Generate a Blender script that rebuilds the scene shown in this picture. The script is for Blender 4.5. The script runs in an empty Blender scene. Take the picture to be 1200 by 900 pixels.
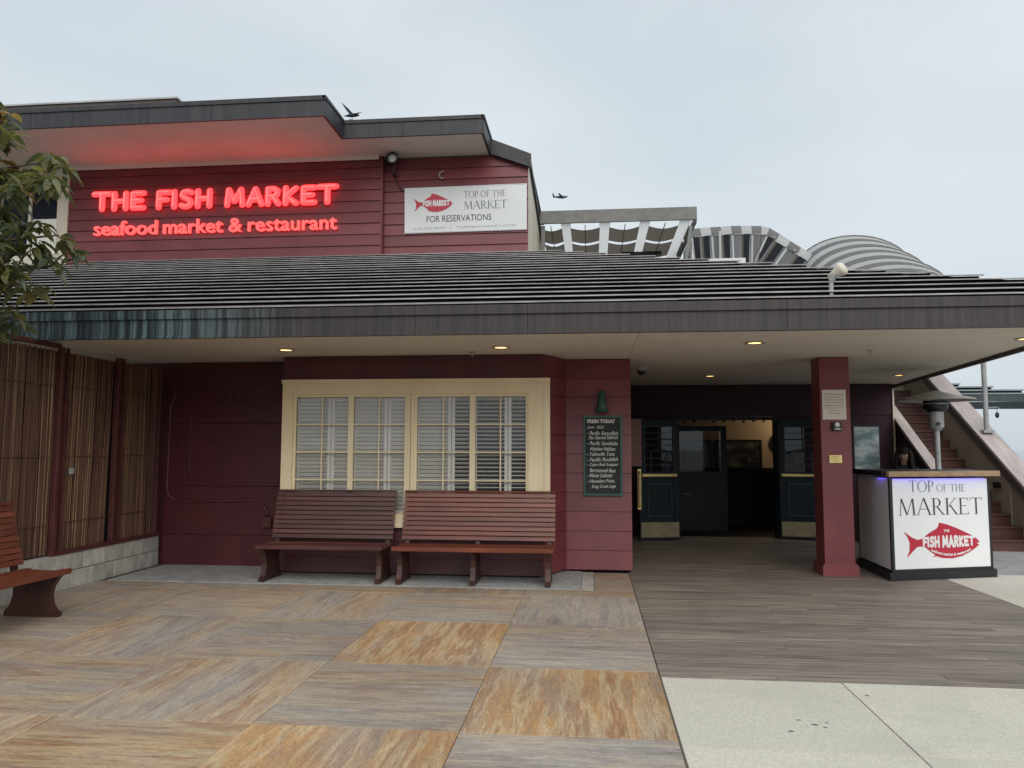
import bpy, bmesh, math, random
from mathutils import Vector, Matrix
random.seed(7)
R = math.radians
scene = bpy.context.scene
col = scene.collection
# ------------------------------------------------------------------ camera
YAW, PITCH, ROLL = R(5.9), math.atan(76/900.0), 0.002
fw = Vector((-math.sin(YAW)*math.cos(PITCH), math.cos(YAW)*math.cos(PITCH), math.sin(PITCH)))
rt = Vector((math.cos(YAW), math.sin(YAW), 0)); up = rt.cross(fw)
r2 = rt*math.cos(ROLL)+up*math.sin(ROLL); u2 = up*math.cos(ROLL)-rt*math.sin(ROLL)
cd = bpy.data.cameras.new('camera'); cam = bpy.data.objects.new('camera', cd); col.objects.link(cam)
cd.lens = 27; cd.sensor_width = 36; cd.clip_end = 6000; cd.clip_start = 0.05
M = Matrix((r2, u2, -fw)).transposed().to_4x4(); M.translation = (0, 0, 1.6)
cam.matrix_world = M
scene.camera = cam
# ------------------------------------------------------------------ world, sun, exposure
SUN_EL, SUN_AZ = R(38), R(162)     # azimuth measured from +Y clockwise: the sun is behind the camera
w = bpy.data.worlds.new('World'); scene.world = w; w.use_nodes = True
nt = w.node_tree; nt.nodes.clear()
out = nt.nodes.new('ShaderNodeOutputWorld'); bg = nt.nodes.new('ShaderNodeBackground')
sky = nt.nodes.new('ShaderNodeTexSky'); sky.sky_type = 'NISHITA'; sky.sun_disc = False
sky.sun_elevation = SUN_EL; sky.sun_rotation = SUN_AZ; sky.dust_density = 4; sky.air_density = 1.2
tc = nt.nodes.new('ShaderNodeTexCoord'); mp = nt.nodes.new('ShaderNodeMapping'); mp.inputs['Scale'].default_value = (1, 1, 2.2)
nz = nt.nodes.new('ShaderNodeTexNoise'); nz.inputs['Scale'].default_value = 1.6; nz.inputs['Detail'].default_value = 4; nz.inputs['Roughness'].default_value = .45
rp = nt.nodes.new('ShaderNodeValToRGB')
rp.color_ramp.elements[0].position = .3; rp.color_ramp.elements[0].color = (4.75, 5.35, 5.95, 1)
rp.color_ramp.elements[1].position = .7; rp.color_ramp.elements[1].color = (6.5, 7.05, 7.4, 1)
mx = nt.nodes.new('ShaderNodeMix'); mx.data_type = 'RGBA'; mx.inputs[0].default_value = .93   # a closed cloud deck over the clear sky
L = nt.links.new
L(tc.outputs['Generated'], mp.inputs[0]); L(mp.outputs[0], nz.inputs['Vector']); L(nz.outputs['Fac'], rp.inputs[0])
L(sky.outputs[0], mx.inputs[6]); L(rp.outputs[0], mx.inputs[7]); L(mx.outputs[2], bg.inputs[0]); bg.inputs[1].default_value = .1
L(bg.outputs[0], out.inputs[0])
sd = bpy.data.lights.new('sun', 'SUN'); sd.energy = 1.5; sd.angle = R(60); sd.color = (1, .97, .92)
sun = bpy.data.objects.new('sun', sd); col.objects.link(sun)
sdir = Vector((math.sin(SUN_AZ)*math.cos(SUN_EL), math.cos(SUN_AZ)*math.cos(SUN_EL), math.sin(SUN_EL)))
sun.rotation_euler = sdir.to_track_quat('Z', 'Y').to_euler(); sun.location = sdir*60
scene.view_settings.view_transform = 'Standard'; scene.view_settings.look = 'None'
scene.view_settings.exposure = 0.25; scene.view_settings.gamma = 1
scene.render.engine = 'CYCLES'; scene.cycles.use_denoising = True
scene.cycles.max_bounces = 8; scene.cycles.caustics_reflective = False; scene.cycles.caustics_refractive = False

# ------------------------------------------------------------------ materials
MATS = {}
def nodes(name):
    m = bpy.data.materials.new(name); m.use_nodes = True
    t = m.node_tree; b = t.nodes['Principled BSDF']; MATS[name] = m
    return m, t, b
def pmat(name, c1, c2=None, sc=(1, 1, 1), nscale=4, detail=5, rough=.55, bump=0., rand=.12, metal=0., spec=.5,
         lo=.35, hi=.65, dirt=0., dirtcol=(.03, .028, .025), dscale=.9, prop=None, c3=None, coords='Object', rrough=0.):
    """two-tone stretched-noise colour, random brightness per object, optional world-space dirt"""
    m, t, b = nodes(name); N = t.nodes.new; K = t.links.new
    c2 = c2 or c1
    co = N('ShaderNodeTexCoord'); mp = N('ShaderNodeMapping'); mp.inputs['Scale'].default_value = sc
    oi = N('ShaderNodeObjectInfo'); ad = N('ShaderNodeVectorMath'); ad.operation = 'MULTIPLY_ADD'
    cmb = N('ShaderNodeCombineXYZ')
    for i in range(3): K(oi.outputs['Random'], cmb.inputs[i])
    K(cmb.outputs[0], ad.inputs[0]); ad.inputs[1].default_value = (37, 53, 71)
    K(co.outputs[coords], mp.inputs[0]); K(mp.outputs[0], ad.inputs[2])
    nz = N('ShaderNodeTexNoise'); nz.inputs['Scale'].default_value = nscale; nz.inputs['Detail'].default_value = detail; nz.inputs['Roughness'].default_value = .6
    K(ad.outputs[0], nz.inputs['Vector'])
    rp = N('ShaderNodeValToRGB'); e = rp.color_ramp.elements
    e[0].position = lo; e[0].color = (*c1, 1); e[1].position = hi; e[1].color = (*c2, 1)
    K(nz.outputs['Fac'], rp.inputs[0]); colour = rp.outputs[0]
    if prop:                                   # an object property blends towards a third colour
        at = N('ShaderNodeAttribute'); at.attribute_type = 'OBJECT'; at.attribute_name = prop
        n2 = N('ShaderNodeTexNoise'); n2.inputs['Scale'].default_value = nscale*.55; n2.inputs['Detail'].default_value = 4; K(ad.outputs[0], n2.inputs['Vector'])
        mm = N('ShaderNodeMapRange'); mm.inputs[1].default_value = .32; mm.inputs[2].default_value = .6; K(n2.outputs['Fac'], mm.inputs[0])
        mu = N('ShaderNodeMath'); mu.operation = 'MULTIPLY'; K(at.outputs['Fac'], mu.inputs[0]); K(mm.outputs[0], mu.inputs[1])
        mi = N('ShaderNodeMix'); mi.data_type = 'RGBA'; K(mu.outputs[0], mi.inputs[0]); K(colour, mi.inputs[6])
        r3 = N('ShaderNodeValToRGB'); e3 = r3.color_ramp.elements; e3[0].position = .38; e3[0].color = (*c3[0], 1); e3[1].position = .62; e3[1].color = (*c3[1], 1)
        K(nz.outputs['Fac'], r3.inputs[0]); K(r3.outputs[0], mi.inputs[7]); colour = mi.outputs[2]
    if rand:
        hs = N('ShaderNodeMapRange'); hs.inputs[3].default_value = 1-rand; hs.inputs[4].default_value = 1+rand; K(oi.outputs['Random'], hs.inputs[0])
        hv = N('ShaderNodeHueSaturation'); K(hs.outputs[0], hv.inputs['Value']); K(colour, hv.inputs['Color']); colour = hv.outputs[0]
    if dirt:
        g = N('ShaderNodeNewGeometry'); n4 = N('ShaderNodeTexNoise'); n4.inputs['Scale'].default_value = dscale; n4.inputs['Detail'].default_value = 7; n4.inputs['Roughness'].default_value = .65
        K(g.outputs['Position'], n4.inputs['Vector'])
        m4 = N('ShaderNodeMapRange'); m4.inputs[1].default_value = .48; m4.inputs[2].default_value = .72; m4.inputs[4].default_value = dirt; K(n4.outputs['Fac'], m4.inputs[0])
        mi = N('ShaderNodeMix'); mi.data_type = 'RGBA'; K(m4.outputs[0], mi.inputs[0]); K(colour, mi.inputs[6]); mi.inputs[7].default_value = (*dirtcol, 1); colour = mi.outputs[2]
    K(colour, b.inputs['Base Color']); b.inputs['Roughness'].default_value = rough; b.inputs['Metallic'].default_value = metal
    b.inputs['Specular IOR Level'].default_value = spec
    if rrough:
        mr = N('ShaderNodeMapRange'); mr.inputs[3].default_value = rough-rrough; mr.inputs[4].default_value = rough+rrough; K(nz.outputs['Fac'], mr.inputs[0]); K(mr.outputs[0], b.inputs['Roughness'])
    if bump:
        bp = N('ShaderNodeBump'); bp.inputs['Strength'].default_value = 1; bp.inputs['Distance'].default_value = bump; K(nz.outputs['Fac'], bp.inputs['Height']); K(bp.outputs[0], b.inputs['Normal'])
    return m
def emat(name, c, s):
    m, t, b = nodes(name); b.inputs['Base Color'].default_value = (*c, 1); b.inputs['Emission Color'].default_value = (*c, 1); b.inputs['Emission Strength'].default_value = s
    return m
def glassmat(name, tint=(1, 1, 1), rough=.02, base=.06):
    m = bpy.data.materials.new(name); m.use_nodes = True; t = m.node_tree; t.nodes.clear(); MATS[name] = m
    N = t.nodes.new; K = t.links.new
    o = N('ShaderNodeOutputMaterial'); a = N('ShaderNodeBsdfTransparent'); a.inputs[0].default_value = (*tint, 1)
    g = N('ShaderNodeBsdfGlossy'); g.inputs['Roughness'].default_value = rough
    f = N('ShaderNodeFresnel'); f.inputs['IOR'].default_value = 1.5
    ml = N('ShaderNodeMath'); ml.operation = 'MULTIPLY'; ml.inputs[1].default_value = 1.0; K(f.outputs[0], ml.inputs[0]); ml.use_clamp = True
    x = N('ShaderNodeMixShader'); K(ml.outputs[0], x.inputs[0]); K(a.outputs[0], x.inputs[1]); K(g.outputs[0], x.inputs[2]); K(x.outputs[0], o.inputs[0])
    return m
def transmat(name, c, tc, f=.45):
    m = bpy.data.materials.new(name); m.use_nodes = True; t = m.node_tree; t.nodes.clear(); MATS[name] = m
    N = t.nodes.new; K = t.links.new
    o = N('ShaderNodeOutputMaterial'); d = N('ShaderNodeBsdfDiffuse'); d.inputs[0].default_value = (*c, 1)
    s = N('ShaderNodeBsdfTranslucent'); s.inputs[0].default_value = (*tc, 1)
    x = N('ShaderNodeMixShader'); x.inputs[0].default_value = f; K(d.outputs[0], x.inputs[1]); K(s.outputs[0], x.inputs[2]); K(x.outputs[0], o.inputs[0])
    return m
# surfaces
pmat('ground', (.16, .155, .15), (.24, .235, .22), nscale=.7, rough=.9, rand=0)
def slab_mat():
    """vein-cut stone: broad bands choose the hue, fine streaks along the vein the value; 'warm' on the slab shifts it to ochre"""
    m, t, b = nodes('slab'); N = t.nodes.new; K = t.links.new
    co = N('ShaderNodeTexCoord'); oi = N('ShaderNodeObjectInfo'); cmb = N('ShaderNodeCombineXYZ')
    for i in range(3): K(oi.outputs['Random'], cmb.inputs[i])
    def noise(sc, ns, det, rough, dist=0.):
        mp = N('ShaderNodeMapping'); mp.inputs['Scale'].default_value = sc; K(co.outputs['Object'], mp.inputs[0])
        ad = N('ShaderNodeVectorMath'); ad.operation = 'MULTIPLY_ADD'; K(cmb.outputs[0], ad.inputs[0]); ad.inputs[1].default_value = (37, 53, 71); K(mp.outputs[0], ad.inputs[2])
        n = N('ShaderNodeTexNoise'); n.inputs['Scale'].default_value = ns; n.inputs['Detail'].default_value = det; n.inputs['Roughness'].default_value = rough; n.inputs['Distortion'].default_value = dist
        K(ad.outputs[0], n.inputs['Vector']); return n.outputs['Fac']
    band = noise((.28, 2.3, 1), 2.4, 6, .62, .08); sel = noise((.3, 1.3, 1), 1.9, 4, .55, .05); fine = noise((2.2, 26, 1), 2.6, 12, .8, .1); pit = noise((3, 9, 1), 9, 6, .7)
    def ramp(inp, stops):
        r = N('ShaderNodeValToRGB'); e = r.color_ramp.elements
        while len(e) < len(stops): e.new(.5)
        for k, (p, c) in enumerate(stops): e[k].position = p; e[k].color = (*c, 1)
        K(inp, r.inputs[0]); return r.outputs[0]
    cool = ramp(band, [(.3, (.26, .225, .2)), (.42, (.39, .35, .32)), (.5, (.45, .385, .31)), (.57, (.34, .305, .285)), (.66, (.48, .425, .36)), (.76, (.40, .325, .24))])
    warm = ramp(band, [(.3, (.38, .28, .20)), (.42, (.49, .28, .125)), (.5, (.57, .42, .255)), (.57, (.39, .205, .1)), (.66, (.53, .39, .245)), (.76, (.42, .37, .32))])
    at = N('ShaderNodeAttribute'); at.attribute_type = 'OBJECT'; at.attribute_name = 'warm'
    def mixc(fac, a, b_, mode='MIX'):
        x = N('ShaderNodeMix'); x.data_type = 'RGBA'; x.blend_type = mode
        if hasattr(fac, 'links'): K(fac, x.inputs[0])
        else: x.inputs[0].default_value = fac
        K(a, x.inputs[6]); K(b_, x.inputs[7]); return x.outputs[2]
    sm = N('ShaderNodeMath'); sm.operation = 'MULTIPLY_ADD'; K(sel, sm.inputs[0]); sm.inputs[1].default_value = 2.4; sm.inputs[2].default_value = -1.3
    sa = N('ShaderNodeMath'); sa.operation = 'ADD'; sa.use_clamp = True; K(sm.outputs[0], sa.inputs[0]); K(at.outputs['Fac'], sa.inputs[1])
    c = mixc(sa.outputs[0], cool, warm)
    c = mixc(1.0, c, ramp(fine, [(.3, (.5, .47, .45)), (.42, (.84, .83, .81)), (.55, (1.04, 1.04, 1.03)), (.68, (1.38, 1.37, 1.36))]), 'MULTIPLY')
    c = mixc(1.0, c, ramp(pit, [(.36, (.72, .7, .68)), (.5, (1, 1, 1))]), 'MULTIPLY')
    g = N('ShaderNodeNewGeometry'); n4 = N('ShaderNodeTexNoise'); n4.inputs['Scale'].default_value = .8; n4.inputs['Detail'].default_value = 6; K(g.outputs['Position'], n4.inputs['Vector'])
    c = mixc(1.0, c, ramp(n4.outputs['Fac'], [(.35, (.84, .83, .84)), (.6, (1.08, 1.08, 1.06))]), 'MULTIPLY')
    mp5 = N('ShaderNodeMapping'); mp5.inputs['Scale'].default_value = (2.2, 5, 1); K(co.outputs['Object'], mp5.inputs[0])
    n5 = N('ShaderNodeTexNoise'); n5.inputs['Scale'].default_value = 3.5; n5.inputs['Detail'].default_value = 12; n5.inputs['Roughness'].default_value = .85; K(mp5.outputs[0], n5.inputs['Vector'])
    c = mixc(1.0, c, ramp(n5.outputs['Fac'], [(.34, (.45, .42, .4)), (.41, (.95, .95, .95)), (.6, (1, 1, 1)), (.68, (1.35, 1.35, 1.38))]), 'MULTIPLY')
    hv = N('ShaderNodeHueSaturation'); mr = N('ShaderNodeMapRange'); mr.inputs[3].default_value = .93; mr.inputs[4].default_value = 1.12; K(oi.outputs['Random'], mr.inputs[0]); K(mr.outputs[0], hv.inputs['Value']); K(c, hv.inputs['Color'])
    K(hv.outputs[0], b.inputs['Base Color'])
    m2 = N('ShaderNodeMapRange'); m2.inputs[3].default_value = .42; m2.inputs[4].default_value = .68; K(fine, m2.inputs[0]); K(m2.outputs[0], b.inputs['Roughness'])
    bp = N('ShaderNodeBump'); bp.inputs['Distance'].default_value = .003; K(fine, bp.inputs['Height']); K(bp.outputs[0], b.inputs['Normal'])
slab_mat()
pmat('joint', (.16, .13, .10), (.22, .18, .14), nscale=20, rough=.95)
pmat('deck_wood', (.13, .106, .087), (.35, .295, .247), sc=(.45, 13, 1), nscale=3.2, detail=9, rough=.6, bump=.003, rand=.16, dirt=.4, dirtcol=(.085, .073, .066), dscale=1.1, spec=.35)
pmat('concrete', (.52, .49, .405), (.68, .645, .545), nscale=70, detail=9, rough=.88, bump=.002, rand=.05, dirt=.5, dirtcol=(.40, .375, .32), dscale=.8)
pmat('pad_concrete', (.30, .30, .29), (.43, .43, .42), nscale=9, rough=.85, bump=.002, rand=.06, dirt=.4, dirtcol=(.17, .16, .15))
pmat('stain', (.11, .11, .1), (.19, .185, .165), nscale=30, rough=.8)
pmat('stain_green', (.12, .19, .16), (.2, .26, .22), nscale=30, rough=.8)
pmat('scuff', (.6, .57, .53), (.75, .72, .68), nscale=30, rough=.9)
pmat('block', (.42, .40, .36), (.6, .57, .52), sc=(1, 1, .6), nscale=8, rough=.95, bump=.006, rand=.14, dirt=.5, dirtcol=(.24, .22, .19), dscale=2.5)
pmat('mortar', (.2, .19, .175), (.28, .27, .25), nscale=20, rough=.95)
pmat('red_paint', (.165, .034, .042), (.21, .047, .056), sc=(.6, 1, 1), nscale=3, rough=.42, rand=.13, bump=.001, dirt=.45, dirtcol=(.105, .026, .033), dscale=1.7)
pmat('red_shaded', (.062, .010, .0145), (.085, .0135, .019), nscale=2.5, rough=.5, rand=.05, dirt=.2, dirtcol=(.06, .01, .014))  # the same maroon paint, darkened to put the canopy shade into its colour
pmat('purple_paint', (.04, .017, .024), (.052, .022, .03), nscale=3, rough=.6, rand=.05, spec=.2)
pmat('cream', (.78, .66, .43), (.85, .74, .51), sc=(1, 1, .4), nscale=4, rough=.5, rand=.03, dirt=.15, dirtcol=(.36, .3, .19))
pmat('cream_board', (.62, .57, .45), (.72, .67, .55), sc=(1, 1, .2), nscale=4, rough=.6, rand=.06)
pmat('shutter', (.86, .84, .77), (.9, .88, .82), nscale=5, rough=.5, rand=.05)
pmat('soffit', (.72, .67, .58), (.78, .73, .64), nscale=1.2, rough=.75, rand=.02, dirt=.2, dirtcol=(.33, .31, .27), dscale=.8)
pmat('roof_lit_edge', (.26, .25, .245), (.46, .44, .435), sc=(.6, 2, 1), nscale=5, rough=.45, metal=.2, rand=.15, dirt=.6, dirtcol=(.16, .15, .145), dscale=1.3)  # roof metal with the light caught on its edge put into the colour
pmat('roof_metal', (.13, .12, .118), (.23, .215, .21), sc=(.15, 2, 1), nscale=4, rough=.68, rand=.16, metal=0, spec=.22, dirt=.45, dirtcol=(.09, .08, .078), dscale=1.6)
pmat('roof_under', (.02, .018, .018), rough=.9)
pmat('copper_upper', (.022, .022, .026), (.045, .043, .048), sc=(3, 3, .25), nscale=4, rough=.5, rand=.06)
pmat('flashing', (.35, .35, .34), (.5, .5, .48), sc=(.3, 1, 1), nscale=5, rough=.4, metal=.4, rand=.05)
def copper_mat():
    m, t, b = nodes('copper_fascia'); N = t.nodes.new; K = t.links.new
    g = N('ShaderNodeNewGeometry'); sp = N('ShaderNodeSeparateXYZ'); K(g.outputs['Position'], sp.inputs[0])
    mp = N('ShaderNodeMapping'); mp.inputs['Scale'].default_value = (13, 2, .3); K(g.outputs['Position'], mp.inputs[0])
    n1 = N('ShaderNodeTexNoise'); n1.inputs['Scale'].default_value = 1.6; n1.inputs['Detail'].default_value = 7; n1.inputs['Roughness'].default_value = .75; K(mp.outputs[0], n1.inputs['Vector'])
    n2 = N('ShaderNodeTexNoise'); n2.inputs['Scale'].default_value = .55; n2.inputs['Detail'].default_value = 5; K(g.outputs['Position'], n2.inputs['Vector'])
    brown = N('ShaderNodeValToRGB'); e = brown.color_ramp.elements; e[0].position = .34; e[0].color = (.02, .017, .018, 1); e[1].position = .8; e[1].color = (.07, .054, .056, 1)
    K(n1.outputs['Fac'], brown.inputs[0])
    teal = N('ShaderNodeValToRGB'); e = teal.color_ramp.elements; e[0].position = .46; e[0].color = (.012, .018, .022, 1); e[1].position = .7; e[1].color = (.17, .25, .265, 1)
    K(n1.outputs['Fac'], teal.inputs[0])
    a = N('ShaderNodeMath'); a.operation = 'MULTIPLY_ADD'; K(n2.outputs['Fac'], a.inputs[0]); a.inputs[1].default_value = 2.6; K(sp.outputs['X'], a.inputs[2])
    mr = N('ShaderNodeMapRange'); mr.inputs[1].default_value = -1.6; mr.inputs[2].default_value = -3.6; K(a.outputs[0], mr.inputs[0])
    mi = N('ShaderNodeMix'); mi.data_type = 'RGBA'; K(mr.outputs[0], mi.inputs[0]); K(brown.outputs[0], mi.inputs[6]); K(teal.outputs[0], mi.inputs[7])
    K(mi.outputs[2], b.inputs['Base Color']); b.inputs['Roughness'].default_value = .5; b.inputs['Metallic'].default_value = .15
copper_mat()
pmat('bench_dark', (.06, .02, .017), (.125, .042, .034), sc=(.4, 5, 5), nscale=4, detail=6, rough=.4, rand=.2, bump=.0008)
pmat('bench_wood', (.115, .029, .016), (.205, .056, .03), sc=(.4, 5, 5), nscale=4, detail=6, rough=.3, rand=.16, bump=.0008)
pmat('bench_leg', (.042, .016, .013), (.07, .026, .02), nscale=5, rough=.45, rand=.1)
pmat('bamboo', (.04, .019, .012), (.225, .11, .063), sc=(60, 60, .6), nscale=3, detail=4, rough=.75, rand=.1, lo=.3, hi=.7)
pmat('bamboo_light', (.22, .135, .075), (.34, .22, .125), sc=(20, 20, .7), nscale=3, rough=.7, rand=.2)
pmat('post_red', (.075, .022, .022), (.11, .032, .032), nscale=6, rough=.5, rand=.05)
pmat('black', (.012, .012, .014), (.018, .018, .02), nscale=5, rough=.4, rand=.05)
pmat('number_paint', (.035, .008, .011), rough=.6)
pmat('dark', (.01, .01, .013), rough=.9, rand=0)
pmat('white_panel', (.84, .86, .86), (.87, .89, .89), nscale=1, rough=.3, rand=0)
pmat('banner_white', (.70, .72, .71), (.75, .77, .76), nscale=1.5, rough=.45, rand=0, dirt=.12, dirtcol=(.55, .56, .55))
pmat('grey_ink', (.13, .14, .15), rough=.6, rand=0); pmat('dark_ink', (.06, .065, .07), rough=.6, rand=0); pmat('pale_ink', (.38, .41, .41), rough=.6, rand=0)
pmat('fish_red', (.50, .022, .05), rough=.4, rand=0); pmat('white_ink', (.8, .8, .8), rough=.5, rand=0)
pmat('wood_top', (.33, .21, .13), (.45, .3, .19), sc=(.5, 6, 6), nscale=4, rough=.4)
emat('neon_body', (1, .045, .05), 2.0); emat('neon_tube', (1, .17, .16), 1.15); emat('neon_text', (1, .1, .095), 1.1)
emat('lamp_warm', (1, .62, .22), 3.5); emat('led_violet', (.16, .1, 1), 9)
pmat('lamp_trim', (.5, .47, .4), rough=.5)
pmat('steel', (.38, .38, .37), (.5, .5, .49), nscale=6, rough=.35, metal=.7, rand=.05)
pmat('heater_steel', (.3, .295, .27), (.4, .39, .36), nscale=5, rough=.45, metal=.15, rand=.05)
pmat('galv', (.33, .34, .34), (.42, .43, .43), nscale=8, rough=.5, metal=.2)
pmat('brass', (.55, .42, .16), (.68, .54, .25), nscale=9, rough=.32, metal=.8)
pmat('brass_dull', (.24, .21, .12), (.36, .31, .18), sc=(1, 1, 3), nscale=5, rough=.5, metal=.4)
pmat('door_paint', (.009, .015, .022), (.014, .022, .03), nscale=4, rough=.45, spec=.2)
pmat('door_mould', (.03, .045, .058), (.04, .058, .072), nscale=4, rough=.4, spec=.3)
pmat('chalk_slate', (.018, .022, .024), (.035, .038, .038), nscale=3, rough=.8, rand=0)
pmat('chalk_white', (.66, .66, .62), rough=.9, rand=0); pmat('green_paint', (.018, .075, .058), (.024, .09, .07), rough=.4)
pmat('notice_paper', (.76, .7, .62), (.82, .76, .68), nscale=2, rough=.7, rand=0)
pmat('stair_wood', (.065, .022, .018), (.1, .036, .028), sc=(.4, 5, 1), nscale=4, rough=.5, rand=.1)
pmat('stair_wall', (.36, .31, .22), (.42, .37, .27), nscale=2, rough=.8, rand=.03, dirt=.25, dirtcol=(.22, .19, .14))
pmat('cap_wood', (.42, .36, .34), (.56, .49, .47), sc=(3, .4, 1), nscale=4, rough=.55, rand=.05, dirt=.2, dirtcol=(.2, .15, .14))
pmat('cap_side', (.1, .08, .075), (.14, .11, .1), nscale=5, rough=.6)
pmat('interior_wall', (.42, .38, .32), (.46, .42, .35), nscale=2, rough=.8, rand=0)
pmat('wainscot', (.008, .009, .014), (.013, .014, .02), nscale=4, rough=.5, spec=.2)
pmat('poster', (.12, .2, .23), (.5, .55, .56), sc=(1, 1, 1.8), nscale=3.2, rough=.3, rand=0, lo=.4, hi=.62)
pmat('picture', (.02, .03, .035), (.2, .2, .19), nscale=5, rough=.3, rand=0, lo=.4, hi=.7)
transmat('awning_brown', (.2, .18, .15), (.17, .15, .125), .5); transmat('awning_white', (.8, .81, .8), (.85, .85, .84), .6)
transmat('awning_grey', (.23, .23, .235), (.2, .2, .2), .3)
pmat('awning_frame', (.15, .147, .135), (.2, .195, .18), nscale=6, rough=.6)
pmat('window_dark', (.008, .011, .018), rough=.3, rand=0, spec=.12)
pmat('bark', (.12, .085, .06), (.2, .15, .11), sc=(6, 6, 1), nscale=4, rough=.9, bump=.01)
for k, (a, b_) in enumerate([((.06, .078, .036), (.115, .125, .055)), ((.115, .12, .05), (.19, .18, .08)), ((.22, .145, .07), (.34, .23, .11)), ((.05, .08, .052), (.095, .12, .075))]):
    m = pmat('leaf%d' % k, a, b_, nscale=9, rough=.36, rand=.3); t = m.node_tree
    pb = t.nodes['Principled BSDF']; tl = t.nodes.new('ShaderNodeBsdfTranslucent'); mxs = t.nodes.new('ShaderNodeMixShader'); mxs.inputs[0].default_value = .3
    tl.inputs[0].default_value = (b_[0]*2.2, b_[1]*2.2, b_[2]*1.2, 1); om = t.nodes['Material Output']
    t.links.new(pb.outputs[0], mxs.inputs[1]); t.links.new(tl.outputs[0], mxs.inputs[2]); t.links.new(mxs.outputs[0], om.inputs[0])
pmat('bird_black', (.015, .016, .016), rough=.6); pmat('plane_grey', (.05, .055, .06), rough=.5)
pmat('skin', (.30, .175, .125), (.34, .2, .145), rough=.5, rand=0); pmat('hair', (.008, .006, .005), (.018, .013, .012), sc=(20, 20, 2), rough=.6, rand=0, spec=.15)
pmat('lips', (.2, .08, .07), rough=.5, rand=0)
pmat('clothes', (.012, .012, .014), rough=.8, rand=0)
pmat('water', (.12, .2, .24), (.16, .24, .28), nscale=2, rough=.12, rand=0)
pmat('far_roof', (.20, .24, .25), (.3, .34, .35), sc=(.2, 2, 1), nscale=3, rough=.45, rand=.08)
pmat('far_fascia', (.03, .045, .05), (.06, .085, .09), sc=(6, 1, .4), nscale=3, rough=.5)
glassmat('glass'); glassmat('door_glass', (.75, .78, .8)); 
emat('interior_glow', (1, .72, .42), 6)

# ------------------------------------------------------------------ mesh building
WL = {}
def thing(name, label, cat, loc=(0, 0, 0), group=None):
    o = bpy.data.objects.new(name, None); col.objects.link(o); o.location = loc; o.empty_display_size = .2
    WL[o.name] = Vector(loc); tag(o, label, cat, group); return o
def tag(o, label=None, cat=None, group=None, kind=None):
    if label: o['label'] = label
    if cat: o['category'] = cat
    if group: o['group'] = group
    if kind: o['kind'] = kind
    return o
def structure(name, loc=(0, 0, 0)):
    o = bpy.data.objects.new(name, None); col.objects.link(o); o.location = loc; o['kind'] = 'structure'; WL[o.name] = Vector(loc); return o
def place(name, me, parent=None, loc=(0, 0, 0), rot=(0, 0, 0)):
    """a mesh object at a world position (rotation only for shared pieces)"""
    o = bpy.data.objects.new(name, me); col.objects.link(o); loc = Vector(loc); WL[o.name] = loc
    if parent: o.parent = parent; o.location = loc - WL[parent.name]
    else: o.location = loc
    o.rotation_euler = rot; return o
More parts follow.
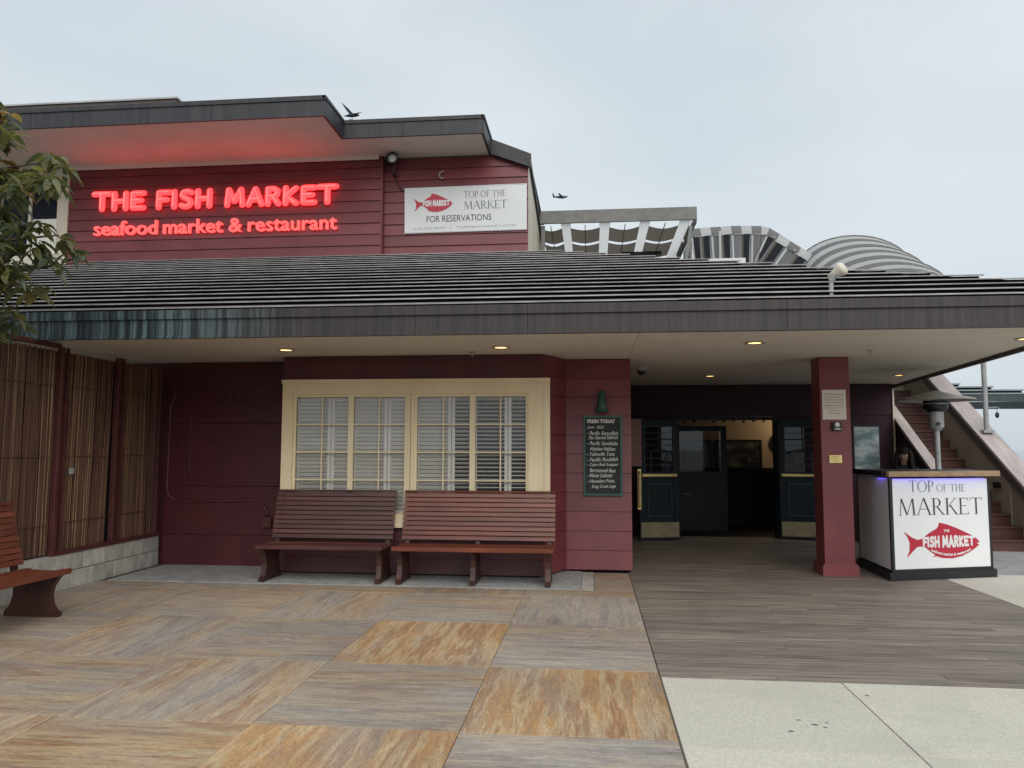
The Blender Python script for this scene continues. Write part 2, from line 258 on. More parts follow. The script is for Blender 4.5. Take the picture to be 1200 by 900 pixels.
class MB:
    def __init__(s): s.v = []; s.f = []; s.mi = []; s.cur = 0
    def add(s, vs, fs):
        n = len(s.v); s.v += [Vector(p) for p in vs]; s.f += [tuple(i+n for i in q) for q in fs]; s.mi += [s.cur]*len(fs); return s
    def box(s, x0, x1, y0, y1, z0, z1):
        return s.add([(x0, y0, z0), (x1, y0, z0), (x1, y1, z0), (x0, y1, z0), (x0, y0, z1), (x1, y0, z1), (x1, y1, z1), (x0, y1, z1)],
                     [(0, 3, 2, 1), (4, 5, 6, 7), (0, 1, 5, 4), (1, 2, 6, 5), (2, 3, 7, 6), (3, 0, 4, 7)])
    def hexa(s, p):      # eight corners in box order
        return s.add(p, [(0, 3, 2, 1), (4, 5, 6, 7), (0, 1, 5, 4), (1, 2, 6, 5), (2, 3, 7, 6), (3, 0, 4, 7)])
    def prism(s, poly, d):
        d = Vector(d); n = len(poly); P = [Vector(p) for p in poly]
        return s.add(P + [p+d for p in P], [tuple(range(n-1, -1, -1)), tuple(range(n, 2*n))] + [(i, (i+1) % n, n+(i+1) % n, n+i) for i in range(n)])
    def poly(s, pts): return s.add(pts, [tuple(range(len(pts)))])
    def bar(s, a, b, w, h=None, up=(0, 0, 1)):
        a, b = Vector(a), Vector(b); h = h or w; d = (b-a).normalized(); u = Vector(up)
        if abs(d.dot(u)) > .99: u = Vector((0, 1, 0))
        x = d.cross(u).normalized(); y = x.cross(d); q = []
        for p in (a, b): q += [p-x*w/2-y*h/2, p+x*w/2-y*h/2, p+x*w/2+y*h/2, p-x*w/2+y*h/2]
        return s.add(q, [(3, 2, 1, 0), (4, 5, 6, 7), (0, 1, 5, 4), (1, 2, 6, 5), (2, 3, 7, 6), (3, 0, 4, 7)])
    def tube(s, pts, r, n=8, caps=True):
        P = [Vector(p) for p in pts]; rs = r if isinstance(r, (list, tuple)) else [r]*len(P); rings = []; u = None
        for i, p in enumerate(P):
            d = (P[min(i+1, len(P)-1)] - P[max(i-1, 0)]).normalized()
            if u is None: u = d.orthogonal().normalized()
            u = (u - d*u.dot(d)).normalized(); vv = d.cross(u)
            rings.append([p + (u*math.cos(2*math.pi*k/n) + vv*math.sin(2*math.pi*k/n))*rs[i] for k in range(n)])
        vs = [q for ring in rings for q in ring]; fs = []
        for i in range(len(P)-1):
            for k in range(n): fs.append((i*n+k, i*n+(k+1) % n, (i+1)*n+(k+1) % n, (i+1)*n+k))
        if caps: fs.append(tuple(range(n-1, -1, -1))); fs.append(tuple((len(P)-1)*n+k for k in range(n)))
        return s.add(vs, fs)
    def lathe(s, prof, c=(0, 0, 0), n=20, axis='z'):
        c = Vector(c); vs = []; fs = []; m = len(prof)
        for k in range(n):
            a = 2*math.pi*k/n
            for r, h in prof:
                q = {'z': (r*math.cos(a), r*math.sin(a), h), 'y': (r*math.cos(a), h, r*math.sin(a)), 'x': (h, r*math.cos(a), r*math.sin(a))}[axis]
                vs.append(c+Vector(q))
        for k in range(n):
            for j in range(m-1):
                k2 = (k+1) % n; fs.append((k*m+j, k2*m+j, k2*m+j+1, k*m+j+1))
        return s.add(vs, fs)
    def ball(s, c, r, n=8, m=6, sq=(1, 1, 1)):
        c = Vector(c); vs = []; fs = []
        for i in range(m+1):
            t = math.pi*i/m
            for k in range(n):
                a = 2*math.pi*k/n; vs.append(c+Vector((r*sq[0]*math.sin(t)*math.cos(a), r*sq[1]*math.sin(t)*math.sin(a), r*sq[2]*math.cos(t))))
        for i in range(m):
            for k in range(n): fs.append((i*n+k, (i+1)*n+k, (i+1)*n+(k+1) % n, i*n+(k+1) % n))
        return s.add(vs, fs)
    def mesh(s, name, mats, off=Vector((0, 0, 0)), smooth=False, bevel=0):
        me = bpy.data.meshes.new(name); me.from_pydata([p-off for p in s.v], [], s.f)
        for m in (mats if isinstance(mats, (list, tuple)) else [mats]): me.materials.append(MATS[m])
        me.polygons.foreach_set('material_index', s.mi)
        bm = bmesh.new(); bm.from_mesh(me); bmesh.ops.recalc_face_normals(bm, faces=bm.faces)
        if bevel: bmesh.ops.bevel(bm, geom=bm.edges[:], offset=bevel, segments=1, affect='EDGES', clamp_overlap=True)
        bm.to_mesh(me); bm.free()
        if smooth: me.polygons.foreach_set('use_smooth', [True]*len(me.polygons))
        me.update(); return me
    def build(s, name, mats, parent=None, smooth=False, bevel=0, origin='base'):
        lo = Vector([min(p[i] for p in s.v) for i in range(3)]); hi = Vector([max(p[i] for p in s.v) for i in range(3)])
        c = (lo+hi)/2
        if origin == 'base': c.z = lo.z
        return place(name, s.mesh(name, mats, c, smooth, bevel), parent, c)
def box(name, mat, parent, *d, bevel=0): return MB().box(*d).build(name, mat, parent, bevel=bevel)
def boxmesh(name, mat, sx, sy, sz, bevel=0): return MB().box(-sx/2, sx/2, -sy/2, sy/2, -sz/2, sz/2).mesh(name, mat, bevel=bevel)
def copy_tree(o, parent=None):
    c = o.copy(); col.objects.link(c); c.parent = parent; WL[c.name] = WL[o.name].copy()
    for ch in list(o.children): copy_tree(ch, c)
    return c
# ---- lettering: built-in font to mesh, laid on a plane (o, right, up)
def font_verts(txt, size, off=0., shear=0., align='LEFT', spacing=1., extrude=0.):
    cu = bpy.data.curves.new('t', 'FONT'); cu.body = txt; cu.size = size; cu.offset = off; cu.shear = shear; cu.align_x = align; cu.space_character = spacing; cu.extrude = extrude; cu.resolution_u = 3
    ob = bpy.data.objects.new('t', cu); col.objects.link(ob)
    dg = bpy.context.evaluated_depsgraph_get(); me = ob.evaluated_get(dg).to_mesh()
    v = [tuple(p.co) for p in me.vertices]; f = [tuple(p.vertices) for p in me.polygons]
    ob.evaluated_get(dg).to_mesh_clear(); bpy.data.objects.remove(ob); bpy.data.curves.remove(cu)
    return v, f
def on_plane(v, o, rv, uv):
    o, rv, uv = Vector(o), Vector(rv).normalized(), Vector(uv).normalized(); n = rv.cross(uv)
    return [o+rv*p[0]+uv*p[1]+n*p[2] for p in v]
def fit(v, x0, x1, y0, y1):
    a = [p[0] for p in v]; b = [p[1] for p in v]; A, B, Cc, D = min(a), max(a), min(b), max(b)
    return [(x0+(p[0]-A)/(B-A)*(x1-x0), y0+(p[1]-Cc)/(D-Cc)*(y1-y0), p[2]) for p in v]
def lettering(name, txt, mat, parent, o, rv, uv, w=None, h=None, size=.1, bend=None, **k):
    v, f = font_verts(txt, size, **k)
    if w: v = fit(v, 0, w, 0, h)
    if bend: v = [(p[0], p[1]+bend(p[0]), p[2]) for p in v]
    return MB().add(on_plane(v, o, rv, uv), f).build(name, mat, parent)
# ---- a light old-style serif, for the words TOP OF THE MARKET
def serif(ch):
    q = []; T, t = .105, .035
    def rc(a, b, c, d): q.append([(a, b), (c, b), (c, d), (a, d)])
    def ln(x0, y0, x1, y1, w): q.append([(x0-w/2, y0), (x0+w/2, y0), (x1+w/2, y1), (x1-w/2, y1)])
    def sf(x, y, w=.12): rc(x-w, y, x+w, y+t*.8) if y < .5 else rc(x-w, y-t*.8, x+w, y)
    def arc(cx, cy, rx, ry, a0, a1, n=20):
        for i in range(n):
            A = [R(a0+(a1-a0)*(i+k)/n) for k in (0, 1)]; p = []
            for a in A: wd = t+(T-t)*abs(math.cos(a)); p.append(((cx+rx*math.cos(a), cy+ry*math.sin(a)), (cx+(rx-wd)*math.cos(a), cy+(ry-t-(wd-t)*.2)*math.sin(a))))
            q.append([p[0][0], p[1][0], p[1][1], p[0][1]])
    if ch == 'T': ln(.4, t, .4, 1-t, T); rc(0, 1-t, .8, 1); rc(0, .84, t, 1-t); rc(.8-t, .84, .8, 1-t); sf(.4, 0); ad = .86
    elif ch == 'O': arc(.5, .5, .48, .51, 0, 360, 40); ad = 1.04
    elif ch == 'P': ln(.16, t, .16, 1-t, T); sf(.16, 0); rc(.03, 1-t, .32, 1); arc(.32, .73, .3, .27, -90, 90); rc(.2, .46, .32, .46+t); ad = .7
    elif ch == 'F': ln(.16, t, .16, 1-t, T); sf(.16, 0); rc(.03, 1-t, .62, 1); rc(.2, .5, .5, .5+t); rc(.62-t, .84, .62, 1-t); ad = .7
    elif ch == 'E': ln(.16, t, .16, 1-t, T); rc(.03, 0, .66, t); rc(.03, 1-t, .62, 1); rc(.2, .5, .52, .5+t); rc(.62-t, .84, .62, 1-t); rc(.66-t, t, .66, .17); ad = .75
    elif ch == 'H': ln(.16, t, .16, 1-t, T); ln(.7, t, .7, 1-t, T); [sf(x, y) for x in (.16, .7) for y in (0, 1)]; rc(.2, .5, .66, .5+t); ad = .9
    elif ch == 'M': ln(.12, t, .2, 1, t*1.2); ln(.2, 1, .54, .02, T*.95); ln(.54, .02, .88, 1, t*1.2); ln(.9, 1, .98, t, T); sf(.12, 0, .1); sf(.98, 0, .12); ad = 1.14
    elif ch == 'A': ln(.08, t, .45, 1.02, t*1.3); ln(.45, 1.02, .82, t, T*1.05); rc(.2, .34, .66, .34+t); sf(.08, 0, .09); sf(.82, 0, .11); ad = .92
    elif ch == 'R': ln(.16, t, .16, 1-t, T); sf(.16, 0); rc(.03, 1-t, .32, 1); arc(.32, .74, .28, .26, -90, 90); rc(.2, .48, .32, .48+t); ln(.36, .48, .74, .02, T*.95); rc(.68, 0, .84, t); ad = .84
    elif ch == 'K': ln(.16, t, .16, 1-t, T); sf(.16, 0); sf(.16, 1); ln(.22, .46, .66, 1-t, t*1.3); ln(.34, .58, .74, .02, T*.95); rc(.66, 0, .86, t); sf(.66, 1, .1); ad = .86
    else: return [], .38
    return q, ad
def serif_word(name, txt, mat, parent, o, rv, uv, w, h, first=1.0):
    """words of small capitals after the first word when first > 1"""
    V = []; F = []; x = 0
    for wi, word in enumerate(txt.split(' ')):
        s = first if wi == 0 else 1.0
        for ch in word:
            q, ad = serif(ch)
            for pg in q:
                n = len(V); V += [(x+a*s, b*s, 0) for a, b in pg]; F.append(tuple(range(n, n+len(pg))))
            x += ad*s
        x += .34
    k = max(p[0] for p in V); V = [(p[0]/k*w, p[1]*h/first, (i % 7)*.00008) for i, p in enumerate(V)]
    return MB().add(on_plane(V, o, rv, uv), F).build(name, mat, parent)
# ---- fat bubble capitals as strokes
BUB = {'T': [[(.02, .9), (.78, .9)], [(.4, .9), (.4, .1)]], 'H': [[(.1, .9), (.1, .1)], [(.64, .9), (.64, .1)], [(.1, .5), (.64, .5)]],
       'E': [[(.62, .88), (.12, .88), (.12, .12), (.62, .12)], [(.12, .5), (.52, .5)]], 'F': [[(.62, .88), (.12, .88), (.12, .1)], [(.12, .5), (.5, .5)]],
       'I': [[(.1, .9), (.1, .1)]], 'S': [[(.56, .82), (.4, .9), (.2, .86), (.12, .7), (.24, .56), (.46, .46), (.56, .3), (.46, .14), (.26, .1), (.1, .18)]],
       'M': [[(.1, .1), (.16, .9), (.44, .3), (.72, .9), (.8, .1)]], 'A': [[(.06, .1), (.36, .9), (.66, .1)], [(.2, .36), (.54, .36)]],
       'R': [[(.12, .1), (.12, .88), (.4, .88), (.56, .76), (.52, .56), (.38, .48), (.14, .48)], [(.34, .48), (.6, .1)]],
       'K': [[(.12, .9), (.12, .1)], [(.58, .88), (.14, .46), (.6, .1)]]}
BADV = {'T': .88, 'H': .86, 'E': .8, 'F': .74, 'I': .34, 'S': .76, 'M': 1.02, 'A': .82, 'R': .8, 'K': .8}
def bubble(ch, r, flat):
    m = MB()
    for pl in BUB[ch]:
        for p in pl: m.ball((p[0], p[1], 0), r, 10, 6, (1, 1, flat))
        for a, b in zip(pl, pl[1:]):
            t = MB().tube([(a[0], a[1], 0), (b[0], b[1], 0)], r, 10, False); m.add([(p.x, p.y, p.z*flat) for p in t.v], t.f)
    return m
FISH = [(362, 455), (420, 500), (460, 520), (500, 512), (550, 470), (610, 437), (620, 420), (628, 392), (690, 409), (760, 438), (860, 488), (908, 521), (932, 548), (906, 556), (928, 566),
        (900, 592), (850, 625), (790, 653), (720, 668), (650, 664), (596, 648), (572, 655), (590, 638), (556, 612), (520, 580), (490, 571), (460, 573), (430, 600), (380, 652), (400, 600), (403, 540), (390, 500)]
def fish_logo(parent, o, rv, uv, width, fine=True, hs=1.):
    """red fish with white bubble lettering; o = lower left corner"""
    k = width/570.; n = Vector(rv).normalized().cross(Vector(uv).normalized())
    o = Vector(o)
    f = MB().prism(on_plane([((x-362)*k, (670-y)*k*hs, 0) for x, y in FISH], o, rv, uv), n*.003).build('fish_emblem', 'fish_red', parent)
    x = 500.
    tot = sum(BADV[c] for c in 'FISH')+sum(BADV[c] for c in 'MARKET')+.35; sc = (890-498)/tot
    for word in ('FISH', 'MARKET'):
        for ch in word:
            b = bubble(ch, .14, .12); mid = (x+BADV[ch]*sc/2-690)/200; hgt = 92-24*mid*mid
            v = [((x-362+p.x*sc)*k, ((670-538)+(p.y-.5)*hgt)*k*hs, p.z*.02+.004) for p in b.v]
            MB().add(on_plane(v, o, rv, uv), b.f).build('letter', 'white_ink', f); x += BADV[ch]*sc
        x += .35*sc
    if fine:
        lettering('small_word', 'THE', 'white_ink', f, o+Vector(rv).normalized()*(658-362)*k+Vector(uv).normalized()*(670-466)*k*hs+n*.0045, rv, uv, 44*k, 20*k*hs, off=.004)
        q = lambda s: ((s/k+560-712)/163)**2*46*k*hs
        lettering('small_word', 'seafood market & restaurant', 'white_ink', f, o+Vector(rv).normalized()*(560-362)*k+Vector(uv).normalized()*(670-648)*k*hs+n*.0045, rv, uv, 300*k, 22*k*hs, bend=q, off=.004)
    return f

# ================================================================== THE SETTING
g = MB().poly([(-900, -900, -.05), (900, -900, -.05), (900, 1500, -.05), (-900, 1500, -.05)]).build('ground', 'ground'); tag(g, kind='structure')
wt = MB().poly([(8.6, 17, -.03), (800, 17, -.03), (800, 1400, -.03), (8.6, 1400, -.03)]).build('water', 'water'); tag(wt, kind='structure')
# stone plaza: big square slabs, the vein turned by a quarter from one to the next
plaza = structure('plaza', (-2.6, 4.5, -.04))
box('mortar_bed', 'joint', plaza, -9.2, .468, -6, 10.0, -.045, -.008)
xs = [.466, -.757, -1.98, -3.203, -4.426, -5.649, -6.872, -8.095]
ys = [8.93, 8.55, 7.17, 5.76, 4.45, 3.15, 1.85, .55]
WARM = {(1, 2): .95, (0, 3): 1., (1, 4): 1., (2, 4): .95, (3, 4): .75, (2, 3): .55, (3, 2): .3, (4, 3): .45, (0, 2): .25, (3, 1): .45, (4, 1): .5, (2, 1): .35, (0, 4): .2, (1, 3): .3, (0, 1): .15, (5, 2): .3, (4, 2): .35}
slabs = []
for i in range(7):
    for j in range(len(ys)-1):
        if j == 0 and i == 0: continue
        x1, x0, y1, y0 = xs[i], xs[i+1], ys[j], ys[j+1]
        along_y = (i+j) % 2 == 1
        h = random.uniform(-.0015, .002)
        g_ = .0022
        sx, sy = x1-x0-g_*2, y1-y0-g_*2
        if along_y: sx, sy = sy, sx
        me = MB().box(-sx/2, sx/2, -sy/2, sy/2, -.03, 0).mesh('paving_slab', 'slab', bevel=.0015)
        o = place('paving_slab', me, plaza, ((x0+x1)/2, (y0+y1)/2, h), (0, 0, R(90) if along_y else 0))
        o['warm'] = WARM.get((i, j), random.uniform(.15, .5))
for (x0, x1, y0, y1) in [(-.755, .466, 8.55, 8.93), (.02, .466, 8.935, 10.2)]:
    o = box('paving_slab', 'slab', plaza, x0+.002, x1-.002, y0+.002, y1-.002, -.03, .001); o['warm'] = .35
for (cx, cy, n_, s_) in [(-.1, 7.75, 9, .2), (-1.35, 7.95, 6, .13), (.0, 6.9, 6, .2), (-2.6, 6.3, 5, .15)]:   # pale scuffs in the stone
    m = MB()
    for q in range(n_):
        a = random.uniform(0, math.pi); l = s_*random.uniform(.3, 1); px, py = cx+random.uniform(-s_, s_), cy+random.uniform(-s_, s_)*.9
        d = Vector((math.cos(a)*l/2, math.sin(a)*l/2, 0)); nn = Vector((-math.sin(a), math.cos(a), 0))*.004; p = Vector((px, py, .004+q*.0002))
        m.poly([p-d, p-d*.2+nn*1.6, p+d+nn*.4, p+d*.3-nn])
    m.build('scuff', 'scuff', plaza)
# concrete strip the benches stand on
pad = structure('bench_strip', (-3, 9.6, -.02))
for a, b in zip([-5.86, -3.9, -1.95, -.13][:-1], [-3.9, -1.95, -.13]): box('concrete_slab', 'pad_concrete', pad, a+.003, b-.003, 8.945, 10.26, -.03, .006)
o = box('concrete_slab', 'block', pad, -.127, .015, 8.945, 10.2, -.03, .005)
# timber deck
deck = structure('deck', (2.4, 9.5, -.04))
box('deck_bed', 'dark', deck, .47, 4.36, 5.64, 18.2, -.06, -.03)
y = 5.645; k = 0
while y < 14.6:
    cuts = [.474] + ([1.7+random.random()*1.6] if k % 2 else [1.2+random.random(), 3.1+random.random()*.5]) + [4.35]
    for a, b in zip(cuts, cuts[1:]): MB().box(a+.0015, b-.0015, y+.0025, y+.1385, -.03, random.uniform(-.001, .0015)).build('plank', 'deck_wood', deck)
    y += .141; k += 1
# concrete pavement on the right
pave = structure('pavement', (2.4, 3, -.04))
box('joint_bed', 'joint', pave, .47, 9, -6, 13.2, -.06, -.012)
cx = [.474, 1.70, 2.92, 4.14, 5.36, 6.58, 8.4]; cy = [5.64, 4.36, 3.08, 1.8, .5, -.8]
for a, b in zip(cx, cx[1:]):
    for c_, d in zip(cy, cy[1:]): box('concrete_slab', 'concrete', pave, a+.004, b-.004, d+.004, c_-.004, -.03, random.uniform(0, .002), bevel=.002)
for (a, b, c_, d) in [(4.358, 6.2, 5.646, 8.2), (6.2, 8.4, 5.646, 8.2), (4.358, 6.2, 8.2, 10.6), (6.2, 8.4, 8.2, 10.6)]: box('concrete_slab', 'concrete', pave, a+.003, b-.003, c_+.003, d-.003, -.03, .001)
for (a, b) in [(4.358, 6.2), (6.2, 8.4)]: box('concrete_slab', 'pad_concrete', pave, a+.003, b-.003, 10.603, 13.06, -.03, .001)
m = MB(); m2 = MB()
for q in range(9):
    px, py = random.uniform(.6, 3.6), random.uniform(3.7, 5.5); r = random.uniform(.004, .012); e = random.uniform(.4, 1)
    m.poly([(px+r*math.cos(a)*random.uniform(.7, 1.3), py+r*e*math.sin(a)*random.uniform(.7, 1.3), .0045) for a in [R(45*i) for i in range(8)]])
for (px, py, r) in [(1.28, 4.78, .02), (1.21, 4.85, .013), (1.33, 4.74, .012), (1.12, 4.66, .016), (1.36, 4.82, .01)]:
    m2.poly([(px+r*1.1*math.cos(a)*random.uniform(.6, 1.3), py+r*.6*math.sin(a)*random.uniform(.5, 1.3), .0048) for a in [R(40*i) for i in range(9)]])
m.build('stain', 'stain', pave); m2.build('stain', 'stain_green', pave)

# ================================================================== THE RESTAURANT
B = thing('restaurant_building', 'maroon board-clad seafood restaurant with wide metal roof canopy, bay window and open entrance', 'building', (-2, 10.2, 0))
def lap_boards(x0, x1, yf, z0, z1, pitch, mat, parent=B, back=.05):
    n = round((z1-z0)/pitch); p = (z1-z0)/n
    for i in range(n):
        a = z0+i*p; q = random.uniform(-.0015, .0015)
        MB().hexa([(x0, yf-.014+q, a+.003), (x1, yf-.014+q, a+.003), (x1, yf+back, a+.003), (x0, yf+back, a+.003),
                   (x0, yf+.009+q, a+p), (x1, yf+.009+q, a+p), (x1, yf+back, a+p), (x0, yf+back, a+p)]).build('siding_board', mat, parent)
# ground-floor walls
box('wall_core', 'red_shaded', B, -9.4, -4.0, 10.26, 10.45, 0, 2.79)
for a, b in [(0, .42), (.42, 1.08), (1.08, 1.95), (1.95, 2.79)]: box('wall_panel', 'red_shaded', B, -5.9, -4.0, 10.2-.0 , 10.255, a+.002, b-.002, bevel=.003)
box('wall_core', 'dark', B, -.3, .49, 10.32, 14.6, 0, 2.79)
lap_boards(-.335, .52, 10.25, .03, 2.79, .243, 'red_paint')
side = MB()
for i in range(11):
    a = .03+i*.251; MB().box(.492, .52+random.uniform(0, .003), 10.305, 14.58, a+.003, a+.251).build('siding_board', 'red_paint', B)
box('corner_board', 'red_paint', B, .44, .535, 10.225, 10.3, 0, 2.79) if False else None
# bay: front wall above and below the window, angled right cheek
lap_boards(-4.0, -.6, 9.66, .03, .62, .2, 'red_shaded')
box('bay_header', 'red_shaded', B, -4.0, -.6, 9.65, 9.75, 2.475, 2.79)
box('bay_cheek', 'red_shaded', B, -4.0, -3.95, 9.751, 10.2, 0, 2.79)
for i in range(11):
    a = .03+i*.251
    MB().prism([(-.6, 9.66, a+.003), (-.336, 10.24, a+.003), (-.40, 10.27, a+.003), (-.665, 9.70, a+.003)], (0, 0, .246)).build('siding_board', 'red_paint', B)
box('corner_filler', 'red_shaded', B, -.42, -.31, 10.275, 10.318, 0, 2.79)
box('bay_corner_post', 'red_shaded', B, -.66, -.6, 9.70, 9.76, 0, 2.79)
box('bay_dark_plane', 'dark', B, -3.94, -.42, 10.28, 10.31, 0, 2.79)  # near-black plane added for the dim interior; also stops light leaking in
# ---- bay window
W = MB(); x0, x1, z0, z1 = -3.995, -.525, .64, 2.47
yf = 9.615
bw = MB().box(x0, x1, yf, yf+.13, z1-.17, z1).box(x0, x1, yf, yf+.13, z0, z0+.1).box(x0, x0+.145, yf, yf+.13, z0+.1, z1-.17).box(x1-.26, x1, yf, yf+.13, z0+.1, z1-.17).build('bay_window', 'cream', B)
inx0, inx1, inz0, inz1 = x0+.145, x1-.26, z0+.1, z1-.17
box('window_trim', 'cream', bw, x1-.06, x1+.012, yf-.018, yf-.002, z0, z1)
box('window_trim', 'cream', bw, x0-.01, x1+.014, yf-.02, yf-.002, z1-.03, z1+.02)
box('window_sill', 'cream', bw, x0-.03, x1+.03, yf-.05, yf-.003, z0-.03, z0+.03)
box('mullion', 'cream', bw, -2.34, -2.25, yf+.012, yf+.1, inz0, inz1)
box('mullion_groove', 'cap_side', bw, -2.297, -2.291, yf+.009, yf+.011, inz0, inz1)
sash = [(inx0, -3.085), (-3.085, -2.34), (-2.25, -1.5), (-1.5, inx1)]
slat_open = boxmesh('shutter_slat', 'shutter', .305, .05, .008)
slat_n = 0
for si, (a, b) in enumerate(sash):
    ys_ = yf+.03
    st = .036
    fr = MB().box(a, a+st, ys_, ys_+.045, inz0, inz1).box(b-st, b, ys_, ys_+.045, inz0, inz1).box(a+st, b-st, ys_, ys_+.045, inz1-st, inz1).box(a+st, b-st, ys_, ys_+.045, inz0, inz0+st).build('sash', 'cream', bw)
    ga, gb, gz0, gz1 = a+st, b-st, inz0+st, inz1-st
    mid = (ga+gb)/2
    MB().box(mid-.008, mid+.008, ys_+.004, ys_+.034, gz0, gz1).build('muntin', 'cream', bw)
    zz = [gz1-.355*i for i in range(5)]; zz[4] = gz0
    for z in zz[1:4]: MB().box(ga, gb, ys_+.006, ys_+.032, z-.008, z+.008).build('muntin', 'cream', bw)
    for pa, pb in ((ga, mid-.011), (mid+.011, gb)):
        for zt, zb in zip(zz, zz[1:]): MB().box(pa, pb, ys_+.018, ys_+.022, zb+.01, zt-.01).build('pane', 'glass', bw)
    # louvred shutters behind the panes
    ysh = yf+.135; tilt = [R(-52), R(-54), R(-52), R(-20)][si]
    w2 = (b-a)*.62
    for h in range(2):
        sa, sb = (a+.004, a+w2-.004) if h == 0 else (a+w2+.004, b-.004)
        if si == 2 and h == 1: tl = R(-24)
        elif si == 3: tl = R(-20)
        else: tl = tilt
        MB().box(sa, sa+.04, ysh-.014, ysh+.014, inz0, inz1).box(sb-.04, sb, ysh-.014, ysh+.014, inz0, inz1).box(sa+.04, sb-.04, ysh-.014, ysh+.014, inz0, inz0+.08).box(sa+.04, sb-.04, ysh-.014, ysh+.014, inz1-.05, inz1).build('shutter_frame', 'shutter', bw)
        z = inz0+.11
        while z < inz1-.07:
            o = place('shutter_slat', slat_open, bw, ((sa+sb)/2, ysh+.002, z), (tl, 0, 0)); o.scale.x = (sb-sa-.08)/.305; z += .051
# ---- canopy: soffit panels, fascia, stepped metal roof
SZ = 2.80
def redge(y): return 4.86+(y-7.6)*(.9/8.4)
for a, b in [(-9.5, -6.2), (-6.2, -2.4), (-2.4, .5)]:
    box('soffit_panel', 'soffit', B, a+.003, b-.003, 7.66, 14.75, SZ, SZ+.03)
MB().prism([(.503, 7.66, SZ), (redge(7.66)-.05, 7.66, SZ), (redge(14.75)-.05, 14.75, SZ), (.503, 14.75, SZ)], (0, 0, .03)).build('soffit_panel', 'soffit', B)
a = -9.5
for b in (-7.1, -4.7, -1.78, -.63, 1.9, 4.86):      # copper fascia in lengths
    MB().box(a+.002, b-.002, 7.61, 7.655, 2.77, 3.0).box(a+.002, b-.002, 7.585, 7.655, 2.955, 3.05).box(a+.002, b-.002, 7.598, 7.655, 2.752, 2.775).build('fascia', 'copper_fascia', B); a = b
MB().hexa([(redge(7.6)-.045, 7.6, 2.752), (redge(7.6), 7.6, 2.752), (redge(16.2), 16.2, 2.752), (redge(16.2)-.045, 16.2, 2.752),
           (redge(7.6)-.045, 7.6, 3.01), (redge(7.6), 7.6, 3.01), (redge(16.2), 16.2, 3.01), (redge(16.2)-.045, 16.2, 3.01)]).build('fascia', 'copper_fascia', B)
MSL = .35; RY0, RZ0 = 7.58, 3.015
def hipx(y): return min(redge(7.6)+.0, 4.69-1.083*(y-8.77))
RF = MB().add([(-9.5, 7.66, RZ0), (hipx(8.62), 7.66, RZ0), (hipx(8.62), 8.62, RZ0+.36), (-.43, 13.5, RZ0+2.06), (-9.5, 13.5, RZ0+2.06)], [(0, 1, 2, 3, 4)]).build('roof', 'roof_under', B)
y = RY0; i = 0
while y < 13.45:
    z = RZ0+MSL*(y-RY0); p = .345; th = .012; lift = .06
    xe = hipx(y+.1)+random.uniform(-.01, .01); y2 = y+p+.05; z2 = RZ0+MSL*(y2-RY0)+.008
    cut = [-9.5]+sorted(random.uniform(-9, xe-.8) for _ in range(2))+[xe]
    for ca, cb in zip(cut, cut[1:]):                 # each course is laid in lengths that do not quite line up
        q, q2 = random.uniform(-.002, .002), random.uniform(-.002, .002); ca += .002; cb -= .002; yo = random.uniform(-.003, .003)
        MB().hexa([(ca, y+yo, z+lift-th+q), (cb, y+yo, z+lift-th+q2), (cb, y2, z2-th), (ca, y2, z2-th), (ca, y+yo, z+lift+q), (cb, y+yo, z+lift+q2), (cb, y2, z2), (ca, y2, z2)]).build('roof_row', 'roof_metal', RF)
        MB().hexa([(ca, y+yo-.004, z+lift-.010+q), (cb, y+yo-.004, z+lift-.010+q2), (cb, y+yo+.02, z+lift-.010+q2), (ca, y+yo+.02, z+lift-.010+q), (ca, y+yo-.004, z+lift+.001+q), (cb, y+yo-.004, z+lift+.001+q2), (cb, y+yo+.02, z+lift+.0015+q2), (ca, y+yo+.02, z+lift+.0015+q)]).build('roof_edge_strip', 'roof_lit_edge', RF)  # paler strip paints the light that each course edge catches
    MB().box(-9.5, xe-.02, y+.07, y+.09, z-.03, z+lift-.005).build('roof_batten', 'roof_under', RF)
    y += p; i += 1
MB().add([(redge(7.6), 7.62, RZ0+.02), (redge(16.2), 16.2, RZ0+.02), (-.43, 13.5, RZ0+2.05), (redge(7.6), 8.62, RZ0+.37)], [(0, 1, 2, 3)]).build('roof_hip_side', 'roof_metal', RF)
# ---- upper storey
UY = 13.5
box('wall_core', 'dark', B, -12.2, -3.86, UY+.06, UY+4.7, 3.2, 7.2)
box('wall_core', 'dark', B, -3.86, -1.17, UY+.2, UY+4.6, 3.2, 6.1)
lap_boards(-9.97, -3.83, UY, 4.9, 7.0, .2, 'red_paint', back=.055)
lap_boards(-12.2, -11.61, UY, 4.9, 7.0, .2, 'red_paint', back=.055)
lap_boards(-3.825, -1.12, UY+.13, 4.9, 6.98, .2, 'red_paint')
box('corner_board', 'red_paint', B, -3.828, -3.80, UY-.01, UY+.12, 4.9, 6.99)
UE = -1.12
n = 14
for i in range(n):                                  # cream boards on the gable side, the top falling to the rear
    ya, yb = UY+.14+i*.335, UY+.14+(i+1)*.335
    f_ = lambda yy: 6.93-(yy-UY)*.15
    MB().hexa([(UE-.03, ya+.012, 4.6), (UE+.002+.0, ya+.012, 4.6), (UE+.002, yb, 4.6), (UE-.03, yb, 4.6), (UE-.03, ya+.012, f_(ya)), (UE+.002, ya+.012, f_(ya)), (UE+.002, yb, f_(yb)), (UE-.03, yb, f_(yb))]).build('side_board', 'cream_board', B)
box('side_board_backing', 'cap_side', B, UE-.045, UE-.031, UY+.14, UY+4.8, 4.6, 6.15)
